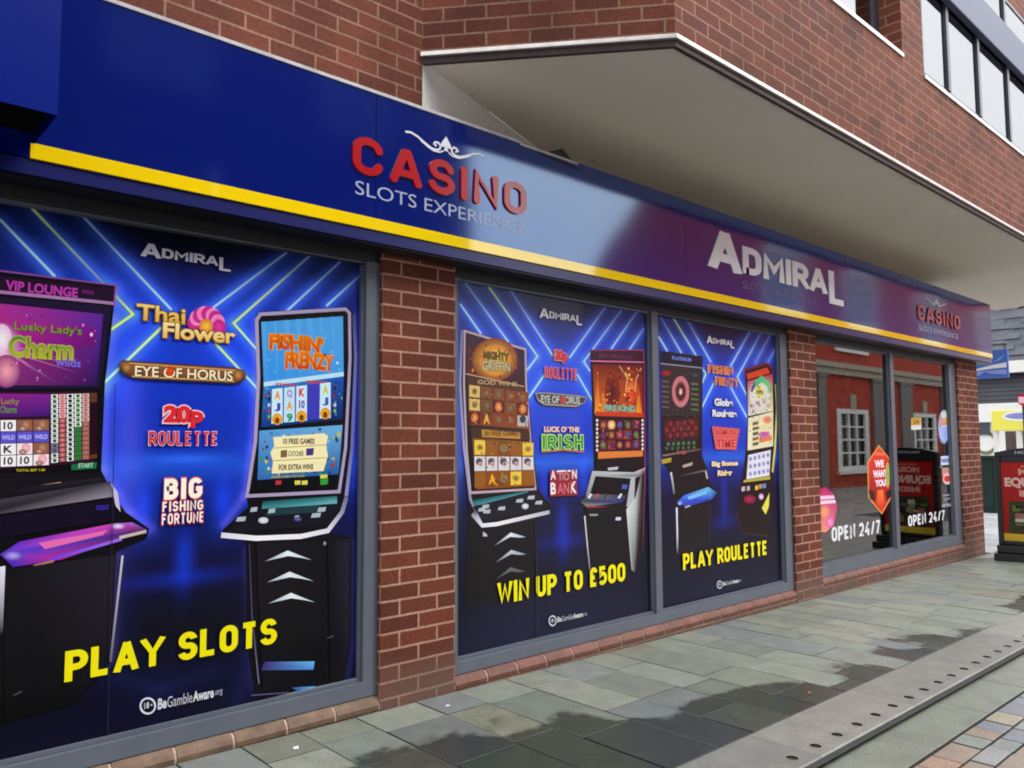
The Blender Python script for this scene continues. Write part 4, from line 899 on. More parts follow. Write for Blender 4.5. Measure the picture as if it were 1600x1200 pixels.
for k in range(9):
    a = R(200+k*20+rnd.uniform(-4, 4)); cx, cy = 322+20*math.cos(a), 512+22*math.sin(a); A.disc(cx, cy, 11, 12, (236, 60, 160), (250, 150, 210) if k % 2 else (190, 30, 130))
A.disc(322, 510, 11, 12, (250, 206, 60), (226, 120, 60))
A.text('Flower', 255, 503, 528, 368, (252, 236, 170), .03, col2=(240, 190, 80), outline=(120, 70, 40), ow=.05)
A.poly([(187, 566), (192, 563), (366, 574), (382, 579), (385, 588), (378, 597), (366, 600), (212, 592), (192, 585), (187, 576)], (70, 46, 36)); A.poly([(188, 567), (193, 565), (366, 576), (381, 580), (383, 587), (376, 594), (366, 597), (212, 589), (194, 582), (189, 575)], [(150, 90, 50)]*4+[(120, 70, 40)]*6)
A.line([(196, 567), (368, 579)], .005, (214, 160, 90)); A.line([(206, 588), (366, 596)], .005, (230, 180, 100)); A.text('EYE OF HORUS', 211, 571, 588, 364, (250, 232, 190), .02, outline=(40, 26, 40), ow=.05); A.disc(266, 580, 6, 8, (240, 90, 20), (200, 40, 20)); A.disc(372, 586, 7, 8, (200, 150, 80), (130, 80, 40)); A.disc(198, 574, 7, 8, (200, 150, 80), (130, 80, 40))
A.text('20p', 256, 633, 668, 318, (222, 40, 50), .06, outline=(250, 200, 210), ow=.07); A.strokes('ROULETTE', 232, 673, 697, 339, (250, 200, 206), .27, .09); A.strokes('ROULETTE', 233, 674.2, 695.8, 338, (214, 36, 48), .19, .17)
A.strokes('BIG', 256, 746, 783, 317, (230, 90, 60), .36, .1); A.strokes('BIG', 257, 748, 781, 316, (255, 252, 236), .29, .17); A.strokes('FISHING', 253, 783, 801, 318, (200, 50, 40), .34, .1); A.strokes('FISHING', 254, 784, 800, 317, (255, 246, 236), .24, .2); A.strokes('FORTUNE', 252, 802, 822, 318, (200, 40, 40), .34, .1); A.strokes('FORTUNE', 253, 803, 820, 317, (255, 244, 236), .24, .2)
A.build('printed_logos', M['print'], pa)
heading(pa, 'PLAY SLOTS', 102, 1018, 1066, 432, (248, 236, 8))
A = Art(PY-.0100, 1.5e-5); gamble(A, 231, 1103, 11.5, 12, 247, 1092, 1109, 347); A.build('small_print', M['print'], pa)
A = Art(PY-.0112, 1.5e-5); A.line([(180, 600), (168, 1170)], .003, (40, 40, 56)); A.build('sheet_join', M['print'], pa)

# ---- middle poster
pb = empty('window_poster', (1.3, .06, .13), 'blue poster with golden and fiery slot machines reading WIN UP TO \u00a3500', 'poster', 'slot machine posters filling the shop windows')
BB = [[(791, 443), (864, 556)], [(851, 585), (823, 626)], [(950, 474), (890, 559)], [(902, 585), (926, 627)], [(756, 437), (840, 557), (822, 580)], [(721, 434), (795, 535)], [(719, 475), (752, 522)], [(975, 479), (912, 565), (922, 580)], [(998, 483), (955, 545)], [(1006, 513), (983, 547)]]
BBc = [[DIM, CY], CY, [DIM, CY], CY, [GRN, CY, CY], [DIM, CY], CY, [DIM, CY, CY], [DIM, CY], [DIM, CY]]
profB = [(0, (20, 22, 74)), (.08, (26, 34, 110)), (.16, (30, 56, 176)), (.26, (32, 76, 222)), (.38, (26, 66, 214)), (.46, (24, 60, 206)), (.5, (40, 100, 232)), (.54, (22, 44, 150)), (.62, (16, 18, 66)), (.70, (14, 16, 56)), (.82, (15, 16, 42)), (1, (20, 22, 56))]
sheet(pb, .475, 2.145, .126, 2.13, 120, 140, profB, beams_of(BB, .03, .5), [(880, 826, 9, 38, .4, (20, 60, 240)), (850, 760, 6, 30, .4, (20, 60, 240)), (912, 745, 7, 30, .4, (30, 80, 255)), (880, 846, 40, 10, .25, (20, 50, 200)), (718, 640, 3, 120, .3, (150, 150, 230)), (1015, 640, 6, 130, .15, (50, 60, 200))], .4, .35)
beam_art(pb, BB, BBc, .016)
A = Art(PY-.001, 1.5e-5)
A.poly([(722, 516), (726, 514), (822, 545), (824, 600), (832, 690), (840, 764), (860, 790), (859, 804), (840, 812), (838, 925), (786, 938), (726, 950), (732, 812), (722, 700), (719, 600)], (16, 13, 18))
A.line([(722, 516), (719, 600), (725, 700), (735, 780), (752, 818)], .016, [(130, 130, 170), (150, 150, 200), (170, 170, 214), (150, 150, 190), (200, 200, 220)])
A.line([(735, 769), (729, 700), (725, 600), (726, 517), (821, 546), (822, 600), (829, 690), (837, 764), (735, 770)], .014, (196, 170, 186))
A.poly([(728, 521), (819, 549), (819, 601), (729, 583)], [(60, 30, 50), (50, 26, 60), (60, 18, 24), (90, 30, 30)]); A.disc(773, 562, 36, 34, (252, 214, 70), (140, 50, 24)); A.disc(774, 563, 25, 25, (255, 226, 90), (226, 130, 30))
dense(A, [(730, 528), (818, 552), (818, 600), (731, 582)], 34, [(250, 190, 70), (180, 80, 30), (90, 30, 24), (226, 140, 40), (110, 40, 30)], .7, 2.0)
A.text('MIGHTY', 755, 548, 561, 796, (120, 90, 30), .05, outline=(70, 60, 20), ow=.04); A.text('GRIFFIN', 753, 563, 578, 797, (206, 190, 140), .04, outline=(80, 66, 20), ow=.06); A.line([(728, 584), (819, 604)], .008, (200, 150, 120))
A.poly([(729, 586), (819, 606), (828, 671), (733, 664)], [(70, 40, 24), (80, 50, 24), (150, 70, 24), (120, 60, 20)]); A.text('GOD WINS', 746, 593, 600, 808, (190, 160, 110), .03)
def cc(A, i, j, q):
    x, y = mid(q); k = (i*3+j*5) % 7
    if (i, j) in ((0, 0), (0, 1)): A.poly(q, (226, 190, 110)); A.disc(x, y, 4, 5, (90, 110, 50), (140, 120, 60))
    elif (i, j) in ((4, 1), (2, 1), (0, 2)): A.poly(q, (90, 20, 14)); A.disc(x, y, 6, 8, (252, 180, 100), (200, 80, 30))
    elif (i, j) == (1, 2): A.text('A', x-5, y-8, y+8, x+5, (246, 180, 60), .04)
    elif (i, j) == (4, 2): A.poly(q, (190, 190, 190)); A.disc(x, y-3, 5, 6, (60, 50, 80))
    else: A.poly(q, [(140, 76, 30), (120, 80, 40), (150, 60, 30)][k % 3]); A.disc(x, y, 5, 6, (150, 120, 80), (110, 80, 50))
grid_cells(A, 732, 600, 826, 663, 5, 3, cc, .12, yt2=612, yb2=668); dense(A, [(732, 600), (820, 612), (827, 668), (733, 663)], 60, [(190, 120, 50), (80, 40, 20), (230, 180, 90), (120, 50, 24), (60, 30, 20)], .6, 1.5)
A.poly([(734, 667), (827, 672), (828, 688), (736, 684)], (70, 40, 24)); A.poly([(752, 671), (812, 676), (813, 686), (753, 683)], (196, 140, 50)); A.text('30 FREE GAMES', 756, 673.5, 681, 810, (110, 70, 20), .04)
A.poly([(737, 684), (829, 690), (836, 759), (743, 765)], [(120, 70, 20), (140, 80, 24), (150, 84, 20), (140, 70, 20)])
def cdd(A, i, j, q):
    x, y = mid(q)
    if j == 1: A.poly(q, (226, 226, 232)); A.disc(x-1, y-3, 5.5, 6, (40, 30, 40), (120, 110, 120)); A.disc(x+1, y+1, 4, 4, (180, 70, 80), (220, 200, 205)); A.poly([(x-6, y+5), (x+6, y+5), (x+6, y+9), (x-6, y+9)], (220, 220, 230))
    elif (i, j) in ((0, 0), (4, 0), (3, 2)): A.poly(q, (244, 206, 70)); A.disc(x, y, 5, 5, (90, 80, 40), (200, 170, 60))
    elif (i, j) == (1, 2): A.text('A', x-5, y-8, y+8, x+6, (250, 180, 30), .05)
    elif (i, j) in ((2, 0), (2, 2)): A.disc(x, y, 6, 6, (120, 100, 70), (150, 130, 80))
    else: A.poly(q, (156, 92, 26))
grid_cells(A, 740, 686, 834, 763, 5, 3, cdd, .1, yt2=691, yb2=757); dense(A, [(740, 686), (830, 691), (836, 757), (744, 763)], 60, [(180, 110, 30), (100, 60, 20), (220, 160, 60), (90, 50, 20), (70, 40, 20)], .6, 1.5)
A.poly([(739, 781), (824, 767), (826, 776), (740, 790)], [(20, 60, 66), (50, 120, 126), (120, 200, 210), (70, 150, 160)]); A.poly([(738, 792), (836, 766), (858, 794), (756, 814)], (24, 22, 34))
for x_, y_ in ((752, 797), (760, 800), (783, 795), (811, 783), (829, 778), (841, 786), (758, 792)): A.poly([(x_-6, y_+2), (x_-4, y_-3), (x_+6, y_-4), (x_+5, y_+2)], (190, 196, 206))
A.disc(820, 791, 5.5, 4.5, (244, 244, 250), (190, 190, 210)); A.line([(737, 803), (753, 821), (775, 819), (858, 800)], .022, [(150, 150, 170), (236, 236, 244), (250, 250, 255), (190, 190, 210)]); A.poly([(754, 830), (760, 835), (761, 838), (754, 838)], (200, 200, 210))
for y_, dx, f in ((832, 0, 1), (859, 1, .85), (886, 0, .45)): A.poly([(771+dx, y_+21), (797+dx, y_), (821+dx, y_+7), (810+dx, y_+8), (797+dx, y_+6.5)], [tuple(int(v*f) for v in c) for c in ((120, 126, 140), (236, 240, 246), (170, 180, 196), (210, 216, 226), (240, 244, 250))])
A.line([(836, 815), (838, 925)], .006, (60, 46, 70))
A.build('printed_slot_machine', M['print'], pb)
A = Art(PY-.001, 1.5e-5)
A.poly([(922, 546), (1006, 546), (1009, 570), (1010, 740), (1006, 860), (990, 895), (921, 900), (913, 800), (905, 786), (922, 760), (928, 735), (924, 600)], (18, 15, 20))
A.poly([(923, 548), (1004, 549), (1004, 563), (923, 561)], (64, 20, 44)); A.text('JACKPOT', 935, 551, 559, 990, (110, 46, 80), .03); A.line([(922, 564), (1006, 566)], .010, (236, 110, 170)); A.line([(922, 547), (1005, 547), (1007, 570), (1008, 740), (1004, 860)], .008, [(150, 60, 100), (180, 60, 110), (200, 60, 120), (190, 60, 110), (90, 40, 70)])
A.poly([(926, 569), (1004, 570), (1005, 649), (930, 648)], [(130, 24, 20), (110, 16, 24), (170, 40, 20), (226, 110, 30)])
for x_, h in ((934, 66), (944, 40), (962, 52), (985, 34), (998, 46)): A.poly([(x_-5, 646), (x_, 646-h), (x_+5, 646)], [(250, 170, 40), (200, 60, 20), (250, 140, 30)])
A.disc(957, 612, 12, 30, (70, 16, 20), (150, 40, 24)); A.disc(986, 610, 12, 20, (250, 150, 60), (190, 50, 24)); A.disc(986, 620, 8, 12, (250, 90, 50), (200, 50, 30)); A.line([(968, 572), (980, 590), (978, 612)], .008, (240, 190, 130)); A.line([(1002, 575), (994, 592), (992, 612)], .008, (240, 190, 130))
dense(A, [(928, 572), (1003, 571), (1004, 648), (931, 646)], 60, [(250, 150, 50), (90, 16, 20), (226, 70, 30), (255, 200, 90), (60, 12, 20)], .7, 2.0)
A.text('FIRE KING', 943, 632, 642, 992, (150, 190, 170), .05, outline=(70, 40, 30), ow=.06); A.poly([(930, 643), (1005, 645), (1006, 652), (931, 650)], (210, 60, 30))
A.poly([(931, 654), (1006, 655), (1006, 713), (933, 718)], (50, 14, 30))
def ce(A, i, j, q):
    x, y = mid(q); A.poly(q, [(120, 24, 50), (150, 60, 40), (60, 16, 60), (90, 30, 30)][(i+2*j) % 4])
    A.disc(x, y, 4.5, 6, [(226, 150, 60), (60, 170, 90), (230, 110, 120), (120, 40, 130), (70, 110, 190)][(i*2+j*3) % 5], (110, 40, 50))
    if (i, j) == (1, 0): A.disc(x, y, 6, 7, (255, 236, 190), (230, 160, 80))
grid_cells(A, 936, 656, 1000, 704, 5, 3, ce, .1, yb2=702); dense(A, [(934, 656), (1002, 656), (1002, 704), (934, 706)], 50, [(226, 120, 60), (60, 14, 30), (90, 160, 100), (150, 50, 70), (40, 10, 26)], .6, 1.4)
for k in range(8): A.disc(932.5, 657+k*6.6, 1.8, 2.4, (236, 230, 226)); A.disc(1003.5, 657+k*6.3, 1.8, 2.4, (236, 230, 226))
A.poly([(934, 706), (1004, 704), (1004, 713), (934, 717)], (230, 130, 60)); A.poly([(931, 719), (1006, 714), (1007, 730), (928, 730)], (22, 18, 24)); A.poly([(949, 731), (966, 729), (964, 734), (950, 735)], (200, 200, 205))
A.poly([(925, 736), (990, 738), (1008, 730), (1004, 742), (988, 748), (930, 744), (920, 776), (914, 776)], [(190, 196, 200), (200, 206, 210), (220, 160, 190), (110, 110, 120), (180, 186, 190), (170, 176, 180), (140, 146, 150), (120, 126, 130)])
A.poly([(930, 746), (985, 749), (983, 776), (926, 774)], (12, 12, 18)); A.poly([(985, 748), (992, 744), (990, 790), (978, 792)], (186, 190, 194)); A.poly([(972, 757), (980, 757), (979, 764), (971, 764)], (70, 100, 200))
A.poly([(905, 783), (924, 772), (980, 774), (972, 785), (916, 792)], [(60, 64, 70), (110, 116, 124), (50, 50, 70), (40, 50, 120), (150, 156, 160)])
for x_, c in ((921, (230, 230, 240)), (932, (200, 60, 80)), (945, (70, 60, 60)), (968, (230, 230, 240))): A.poly([(x_-4, 778), (x_+1, 771), (x_+4, 772), (x_, 779)], c)
A.line([(917, 792), (950, 793)], .012, (176, 40, 66)); A.poly([(914, 794), (978, 790), (982, 800), (920, 806)], (24, 20, 26)); A.poly([(920, 803), (934, 803), (933, 806), (921, 806)], (150, 160, 156)); A.poly([(962, 808), (970, 808), (969, 813), (961, 813)], (220, 220, 240))
A.line([(913, 806), (917, 850), (922, 898)], .012, [(226, 230, 230), (200, 204, 206), (90, 90, 100)]); A.poly([(978, 796), (992, 778), (1004, 730), (1003, 800), (992, 895), (986, 890)], [(226, 230, 232), (200, 204, 206), (60, 54, 56), (60, 56, 60), (50, 46, 50), (170, 172, 172)])
A.build('printed_slot_machine', M['print'], pb)
A = Art(PY-.0080, 1.5e-5)
A.admiral(842.7, 480.5, 496, 909, (232, 230, 244))
A.text('20p', 866, 546, 567, 887, (214, 50, 62), .07, outline=(240, 160, 170), ow=.06); A.strokes('ROULETTE', 851, 572, 591, 901, (226, 130, 146), .32, .06); A.strokes('ROULETTE', 852.5, 573.5, 589, 900, (208, 46, 60), .2, .16)
A.poly([(836, 614), (850, 613), (905, 618), (918, 621), (913, 630), (900, 636), (850, 633), (840, 626)], (170, 150, 120)); A.poly([(838, 616), (850, 615), (905, 620), (916, 622), (912, 629), (900, 633), (851, 630), (842, 624)], (60, 62, 72)); A.text('EYE OF HORUS', 845, 617, 629, 906, (200, 200, 190), .03); A.disc(880, 625, 5, 5, (230, 70, 50), (180, 40, 40))
A.text("LUCK O' THE", 850, 666, 675, 905, (246, 216, 206), .05, outline=(150, 60, 50), ow=.05); A.strokes('IRISH', 846, 678, 704, 912, (200, 236, 130), .36, .08); A.strokes('IRISH', 847.5, 680, 702, 911, (50, 160, 40), .22, .22); A.line([(846, 706), (880, 703), (912, 706)], .01, (190, 120, 70))
A.poly([(859, 735), (901, 734), (902, 774), (859, 776)], (150, 36, 52)); A.text('ACTION', 860, 735, 750, 901, (250, 236, 240), .03); A.text('BANK', 860, 754, 773, 901, (250, 236, 240), .04); A.poly([(868, 738), (893, 737), (892, 772), (868, 773)], (150, 36, 52)); A.text('TIO', 872, 739, 751, 889, (216, 150, 160), .01); A.text('AN', 871, 755, 772, 889, (226, 120, 130), .01)
A.build('printed_logos', M['print'], pb)
heading(pb, 'WIN UP TO \u00a3500', 776.5, 911, 945, 977.5, (250, 238, 10))
A = Art(PY-.0100, 1.5e-5); gamble(A, 863.5, 970, 5.5, 7.5, 871, 964, 972.5, 917); A.build('small_print', M['print'], pb)
A = Art(PY-.0112, 1.5e-5); A.line([(840, 880), (840, 1003)], .004, (44, 44, 66)); A.build('sheet_join', M['print'], pb)

# ---- right-hand poster
pc_ = empty('window_poster', (3.0, .06, .13), 'blue poster with roulette and fruit machines reading PLAY ROULETTE', 'poster', 'slot machine posters filling the shop windows')
BR = [[(1071.5, 496), (1111, 566)], [(1118, 593), (1097, 636)], [(1174, 514), (1141, 573)], [(1140, 602), (1167, 652)], [(1049, 492), (1088, 556)], [(1032.5, 496), (1065, 552)], [(1029, 526), (1043, 549)], [(1096, 574), (1103, 584), (1097, 599)], [(1188.5, 521), (1152, 589), (1167, 618)], [(1204, 522), (1180, 567)], [(1211, 546), (1199, 567)]]
BRc = [[DIM, CY], CY, [DIM, CY], CY, [GRN, CY], [DIM, CY], CY, CY, [DIM, CY, CY], [DIM, DIM], [DIM, DIM]]
sheet(pc_, 2.2, 3.825, .126, 2.13, 110, 140, [(v, tuple(int(k*.96) for k in c)) for v, c in profB], beams_of(BR, .034, .45), [(1132, 780, 5, 30, .35, (20, 60, 240)), (1132, 815, 22, 10, .22, (30, 50, 190)), (1135, 700, 18, 8, .3, (40, 110, 255)), (1215, 620, 3, 60, .2, (60, 70, 220))], .35, .3)
beam_art(pc_, BR, BRc, .02)
A = Art(PY-.001, 1.5e-5)
A.poly([(1032, 548), (1098, 557), (1097, 712), (1106, 735), (1110, 760), (1121, 772), (1110, 786), (1109, 852), (1058, 872), (1056, 800), (1046, 740), (1034, 720)], (26, 22, 26))
A.poly([(1033, 551), (1096, 560), (1096, 570), (1033, 564)], (22, 20, 48)); A.text('PLATINUM', 1050, 556, 562, 1080, (110, 140, 226), .05); A.line([(1032, 568), (1097, 575)], .01, (150, 150, 170))
A.poly([(1033, 571), (1096, 577), (1094, 650), (1033, 650)], (52, 42, 46)); A.disc(1041, 583, 8, 4.5, (190, 40, 44), (120, 30, 36)); A.disc(1086, 586, 6, 4, (60, 90, 120), (50, 50, 60))
for yy in range(6): A.poly([(1034, 594+yy*8), (1045, 595+yy*8), (1045, 598+yy*8), (1034, 597+yy*8)], (110, 90, 92)); A.poly([(1080, 598+yy*8), (1091, 599+yy*8), (1091, 602+yy*8), (1080, 601+yy*8)], (70, 130, 70) if yy % 2 else (120, 110, 100))
A.disc(1063.5, 612, 14, 25, (150, 60, 66), (170, 66, 74)); A.ring(1063.5, 612, 11, 20, .035, (206, 130, 136)); A.disc(1063.5, 612, 7, 13, (110, 60, 60), (60, 26, 30)); A.disc(1063.5, 612, 2.5, 5, (236, 210, 180))
A.poly([(1034, 654), (1093, 652), (1091, 690), (1036, 692)], (50, 30, 34))
def cf(A, i, j, q): A.poly(q, (150, 44, 56) if (i+j) % 2 else (96, 24, 34))
grid_cells(A, 1039, 658, 1090, 686, 9, 3, cf, .2, yt2=655, yb2=681)
for k in range(6): A.disc(1044+k*8, 694-k*.4, 2.4, 3, (60, 130, 80) if k % 2 else (110, 120, 110)); A.disc(1042+k*8.5, 701-k*.4, 2.4, 2.4, (70, 110, 70))
dense(A, [(1034, 575), (1094, 580), (1091, 700), (1036, 706)], 70, [(90, 60, 64), (40, 30, 34), (120, 110, 110), (150, 60, 66), (60, 90, 64)], .5, 1.2)
A.line([(1035, 712), (1094, 702)], .012, [(150, 120, 120), (110, 70, 80)]); A.text('18', 1057, 704, 710, 1072, (170, 80, 90), .05); A.poly([(1033, 718), (1049, 715), (1048, 722), (1034, 725)], (190, 160, 50)); A.poly([(1066, 727), (1082, 722), (1081, 727), (1067, 731)], (190, 170, 160))
A.line([(1048, 738), (1051, 756), (1053, 772)], .02, [(230, 230, 240), (170, 170, 176), (110, 110, 116)]); A.line([(1102, 735), (1105, 748)], .02, (190, 190, 200)); A.line([(1060, 744), (1102, 735)], .012, [(40, 36, 40), (110, 104, 110)])
A.poly([(1060, 782), (1068, 774), (1106, 761), (1121, 770), (1112, 780), (1070, 793)], [(60, 90, 220), (70, 120, 240), (110, 200, 250), (30, 40, 80), (40, 70, 200), (50, 60, 190)]); A.poly([(1074, 776), (1104, 766), (1104, 771), (1076, 781)], (130, 196, 250)); A.disc(1062, 786, 4, 4, (190, 220, 255), (60, 90, 200)); A.line([(1070, 793), (1078, 790)], .01, (200, 190, 180))
A.line([(1057, 793), (1058, 840), (1058, 866)], .02, [(236, 236, 240), (210, 210, 216), (50, 50, 56)]); A.line([(1109, 790), (1108, 850)], .008, (70, 60, 80))
A.build('printed_roulette_machine', M['print'], pc_)
A = Art(PY-.001, 1.5e-5)
A.poly([(1163, 577), (1198, 566), (1208, 575), (1214, 640), (1210, 740), (1205, 810), (1200, 838), (1158, 832), (1152, 800), (1158, 760), (1166, 700), (1168, 640)], (26, 14, 18))
A.line([(1165, 590), (1164, 578), (1198, 568), (1206, 576), (1208, 600)], .02, (120, 24, 36)); A.poly([(1167, 584), (1199, 574), (1203, 583), (1168, 593)], (226, 66, 36)); A.line([(1212, 600), (1214, 640), (1211, 700), (1207, 738)], .03, [(200, 190, 130), (226, 216, 120), (226, 216, 110), (200, 190, 90)])
A.poly([(1168, 596), (1207, 584), (1208, 642), (1169, 650)], [(200, 90, 120), (180, 60, 80), (236, 230, 190), (226, 226, 216)]); A.disc(1188, 616, 17, 24, (230, 236, 226), (226, 226, 220)); A.line([(1178, 602), (1190, 592), (1200, 600), (1204, 614)], .05, [(90, 190, 120), (80, 200, 130), (110, 210, 140), (150, 200, 120)]); A.line([(1174, 612), (1179, 598)], .03, (70, 80, 130)); A.disc(1187, 612, 8, 11, (214, 206, 90), (240, 232, 150)); A.text('WIN', 1182, 609, 616, 1192, (90, 80, 40), .05)
for q in ((1174, 634), (1184, 630), (1194, 628), (1203, 622), (1176, 643), (1201, 634)): A.disc(q[0], q[1], 4, 3.5, rnd.choice([(60, 60, 90), (200, 120, 110), (150, 170, 90), (120, 80, 140)]), (220, 214, 190))
A.poly([(1169, 653), (1208, 643), (1208, 697), (1168, 704)], (236, 230, 196)); A.poly([(1170, 665), (1174, 664), (1173, 700), (1169, 700)], (244, 240, 206))
for k in range(5): A.poly([(1176, 660+k*8), (1185, 658+k*8), (1185, 663+k*8), (1176, 665+k*8)], (110, 100, 40))
A.disc(1199, 656, 7, 6, (240, 110, 90), (230, 170, 120)); A.disc(1197, 667, 7, 6, (250, 232, 170), (240, 220, 160)); A.disc(1194, 679, 9, 5, (190, 60, 170), (220, 130, 190)); A.poly([(1186, 685), (1206, 680), (1206, 688), (1186, 692)], (236, 130, 80))
dense(A, [(1170, 600), (1206, 588), (1206, 695), (1170, 702)], 70, [(90, 90, 120), (226, 150, 120), (250, 246, 220), (150, 170, 80), (190, 80, 150), (120, 100, 50)], .5, 1.5)
A.line([(1166, 707), (1207, 699)], .01, (40, 16, 20)); A.poly([(1169, 711), (1204, 703), (1202, 743), (1166, 749)], (232, 232, 246))
def cg(A, i, j, q): x, y = mid(q); A.disc(x, y, 2.6, 4, [(60, 60, 190), (70, 90, 110), (90, 120, 210), (110, 60, 150)][(i*3+j) % 4], (190, 190, 226), 8)
grid_cells(A, 1169, 712, 1203, 747, 5, 3, cg, .1, yt2=704, yb2=741)
A.poly([(1162, 750), (1203, 744), (1203, 749), (1161, 754)], (190, 176, 60))
for x_, y_, c in ((1161, 764, (220, 190, 190)), (1169, 763, (180, 180, 190)), (1182, 762, (226, 190, 70)), (1188, 760, (190, 150, 90)), (1194, 759, (110, 140, 220))): A.poly([(x_-2.5, y_-3), (x_+2.5, y_-4), (x_+2.5, y_+3), (x_-2.5, y_+4)], c)
A.disc(1171, 780, 10, 7, (190, 30, 84), (110, 20, 50)); A.disc(1189, 776, 4, 5, (250, 240, 255), (190, 130, 190)); A.poly([(1190, 794), (1202, 770), (1201, 792), (1196, 804)], (236, 226, 80)); A.line([(1150, 800), (1158, 830)], .008, (90, 60, 70)); A.line([(1158, 832), (1200, 838)], .008, (70, 50, 56))
A.build('printed_fruit_machine', M['print'], pc_)
A = Art(PY-.0080, 1.5e-5)
A.admiral(1103.8, 524, 536, 1147, (236, 234, 246))
A.strokes("FISHIN", 1105, 569, 583, 1146, (226, 150, 110), .4, .0); A.strokes("FISHIN", 1107, 570.5, 580.5, 1144, (226, 110, 40), .2, .2); A.strokes('FRENZY', 1117, 588, 602, 1154, (226, 150, 110), .4, .0); A.strokes('FRENZY', 1119, 589.5, 600, 1152, (226, 110, 40), .2, .2)
A.text('Globe', 1116, 622, 634, 1145, (240, 240, 250), .05, outline=(60, 70, 110), ow=.04); A.text('Roulette', 1113, 640, 651, 1151, (240, 240, 250), .05, outline=(60, 70, 110), ow=.04)
A.poly([(1112, 666), (1156, 670), (1153, 684), (1150, 703), (1118, 702), (1115, 684)], (226, 90, 90)); A.text('DIAMOND', 1114, 669, 680, 1154, (206, 44, 44), .05, outline=(246, 190, 180), ow=.03); A.text('TIME', 1119, 686, 700, 1149, (206, 44, 44), .05, outline=(246, 190, 180), ow=.03)
A.text('Big Bonus', 1112, 721, 731, 1153, (250, 226, 190), .05, outline=(120, 70, 40), ow=.04); A.text('Rider', 1121, 735, 744, 1144, (250, 226, 190), .05, outline=(120, 70, 40), ow=.04)
A.build('printed_logos', M['print'], pc_)
heading(pc_, 'PLAY ROULETTE', 1067, 865.5, 891, 1198, (250, 236, 20))
A = Art(PY-.0100, 1.5e-5); gamble(A, 1124.5, 913.5, 4, 5.5, 1130, 909, 915.5, 1158); A.build('small_print', M['print'], pc_)

# ------------------------------------------------------------------ stickers and lettering on the clear window
SYd = GY-.0008
def sticker(name, label, cat, draw, group=None, Y=SYd):
    A = Art(Y, 2e-5); draw(A); o = A.build(name, M['print']); return tag(o, label, cat, group)
sticker('window_lettering', 'white OPEN 24/7 lettering on the clear pane beside the brick pier', 'window lettering', lambda A: A.strokes('OPEN 24/7', 1299, 824, 847, 1376, (236, 238, 244), .25, .12, space=.42, sx=.9), 'opening hours lettering on the clear windows')
sticker('window_lettering', 'white OPEN 24/7 lettering on the farthest pane, over the reflected advertising stand', 'window lettering', lambda A: A.strokes('OPEN 24/7', 1418.7, 806, 823, 1477, (236, 238, 244), .25, .12, space=.42, sx=.9), 'opening hours lettering on the clear windows')
def hexa(A):
    o = [(1373, 695), (1392.5, 719), (1395, 774), (1378, 804), (1356.5, 778), (1355, 722)]
    A.poly(o, (226, 160, 80)); c = (1375, 748); A.poly([(c[0]+(p[0]-c[0])*.9, c[1]+(p[1]-c[1])*.95) for p in o], [(240, 70, 50), (226, 50, 44), (190, 36, 36), (230, 60, 44), (150, 30, 34), (226, 56, 46)])
    A.poly([(1368, 707), (1381, 708), (1381, 712), (1368, 711)], (250, 130, 70)); A.text('WE', 1366.5, 719, 731, 1381, (255, 236, 250), .06); A.text('WANT', 1364, 735, 747, 1386, (255, 236, 250), .06); A.text('YOU', 1367, 750, 761, 1384, (255, 236, 250), .06)
    A.disc(1387, 742, 3.4, 20, (130, 190, 90), (190, 190, 110)); A.poly([(1371, 766), (1380, 765), (1382, 786), (1376, 796), (1370, 786)], [(250, 120, 50), (250, 140, 60), (240, 80, 50), (226, 50, 40), (240, 90, 50)]); A.disc(1363, 776, 2, 3, (240, 226, 210)); A.disc(1388, 772, 3, 2.4, (236, 206, 130)); A.poly([(1357, 765), (1366, 768), (1368, 783), (1359, 780)], (70, 24, 30)); A.poly([(1384, 768), (1393, 764), (1393, 774), (1386, 784)], (70, 24, 30))
sticker('hexagonal_sticker', 'tall pointed red sticker with gold edge and white words', 'window sticker', hexa)
def pink(A):
    A.poly([(1280.5, 764), (1290, 761), (1302, 772), (1308, 792), (1303, 820), (1290, 832), (1281, 830)], [(190, 20, 110), (206, 24, 120), (206, 40, 130), (200, 70, 120), (226, 90, 170), (250, 150, 140), (240, 150, 110)])
    A.poly([(1281, 775), (1303, 774), (1304, 779), (1281, 781)], (250, 206, 240)); A.poly([(1281, 783), (1305, 781), (1306, 786), (1281, 788)], (250, 220, 246)); A.disc(1289, 800, 7, 10, (250, 180, 100), (240, 130, 130)); A.disc(1297, 816, 6, 9, (250, 170, 220), (230, 90, 160))
sticker('pink_sticker', 'pink and orange cut out sticker at the edge of the brick pier', 'window sticker', pink)
def oval(A):
    A.disc(1475, 667, 9.5, 27, (214, 226, 236), (120, 140, 190)); A.poly([(1467, 668), (1484, 668), (1482, 684), (1475, 692), (1469, 684)], [(180, 200, 250), (120, 150, 240), (140, 170, 246), (170, 196, 250), (190, 206, 250)]); A.disc(1475, 657, 5, 8, (240, 200, 60), (226, 120, 110)); A.disc(1471, 659, 3, 5, (220, 150, 170)); A.disc(1475, 648, 5, 6, (236, 240, 226), (200, 220, 216))
sticker('oval_sticker', 'round pale blue sticker with a yellow centre high on the last pane', 'window sticker', oval)
sticker('notice_sticker', 'small white and blue notice on the last pane under the round sticker', 'window sticker', lambda A: (A.poly([(1470, 713), (1486, 712), (1486, 726), (1470, 727)], (214, 224, 246)), A.poly([(1471, 717), (1485, 716), (1485, 722), (1471, 723)], (120, 140, 210))))
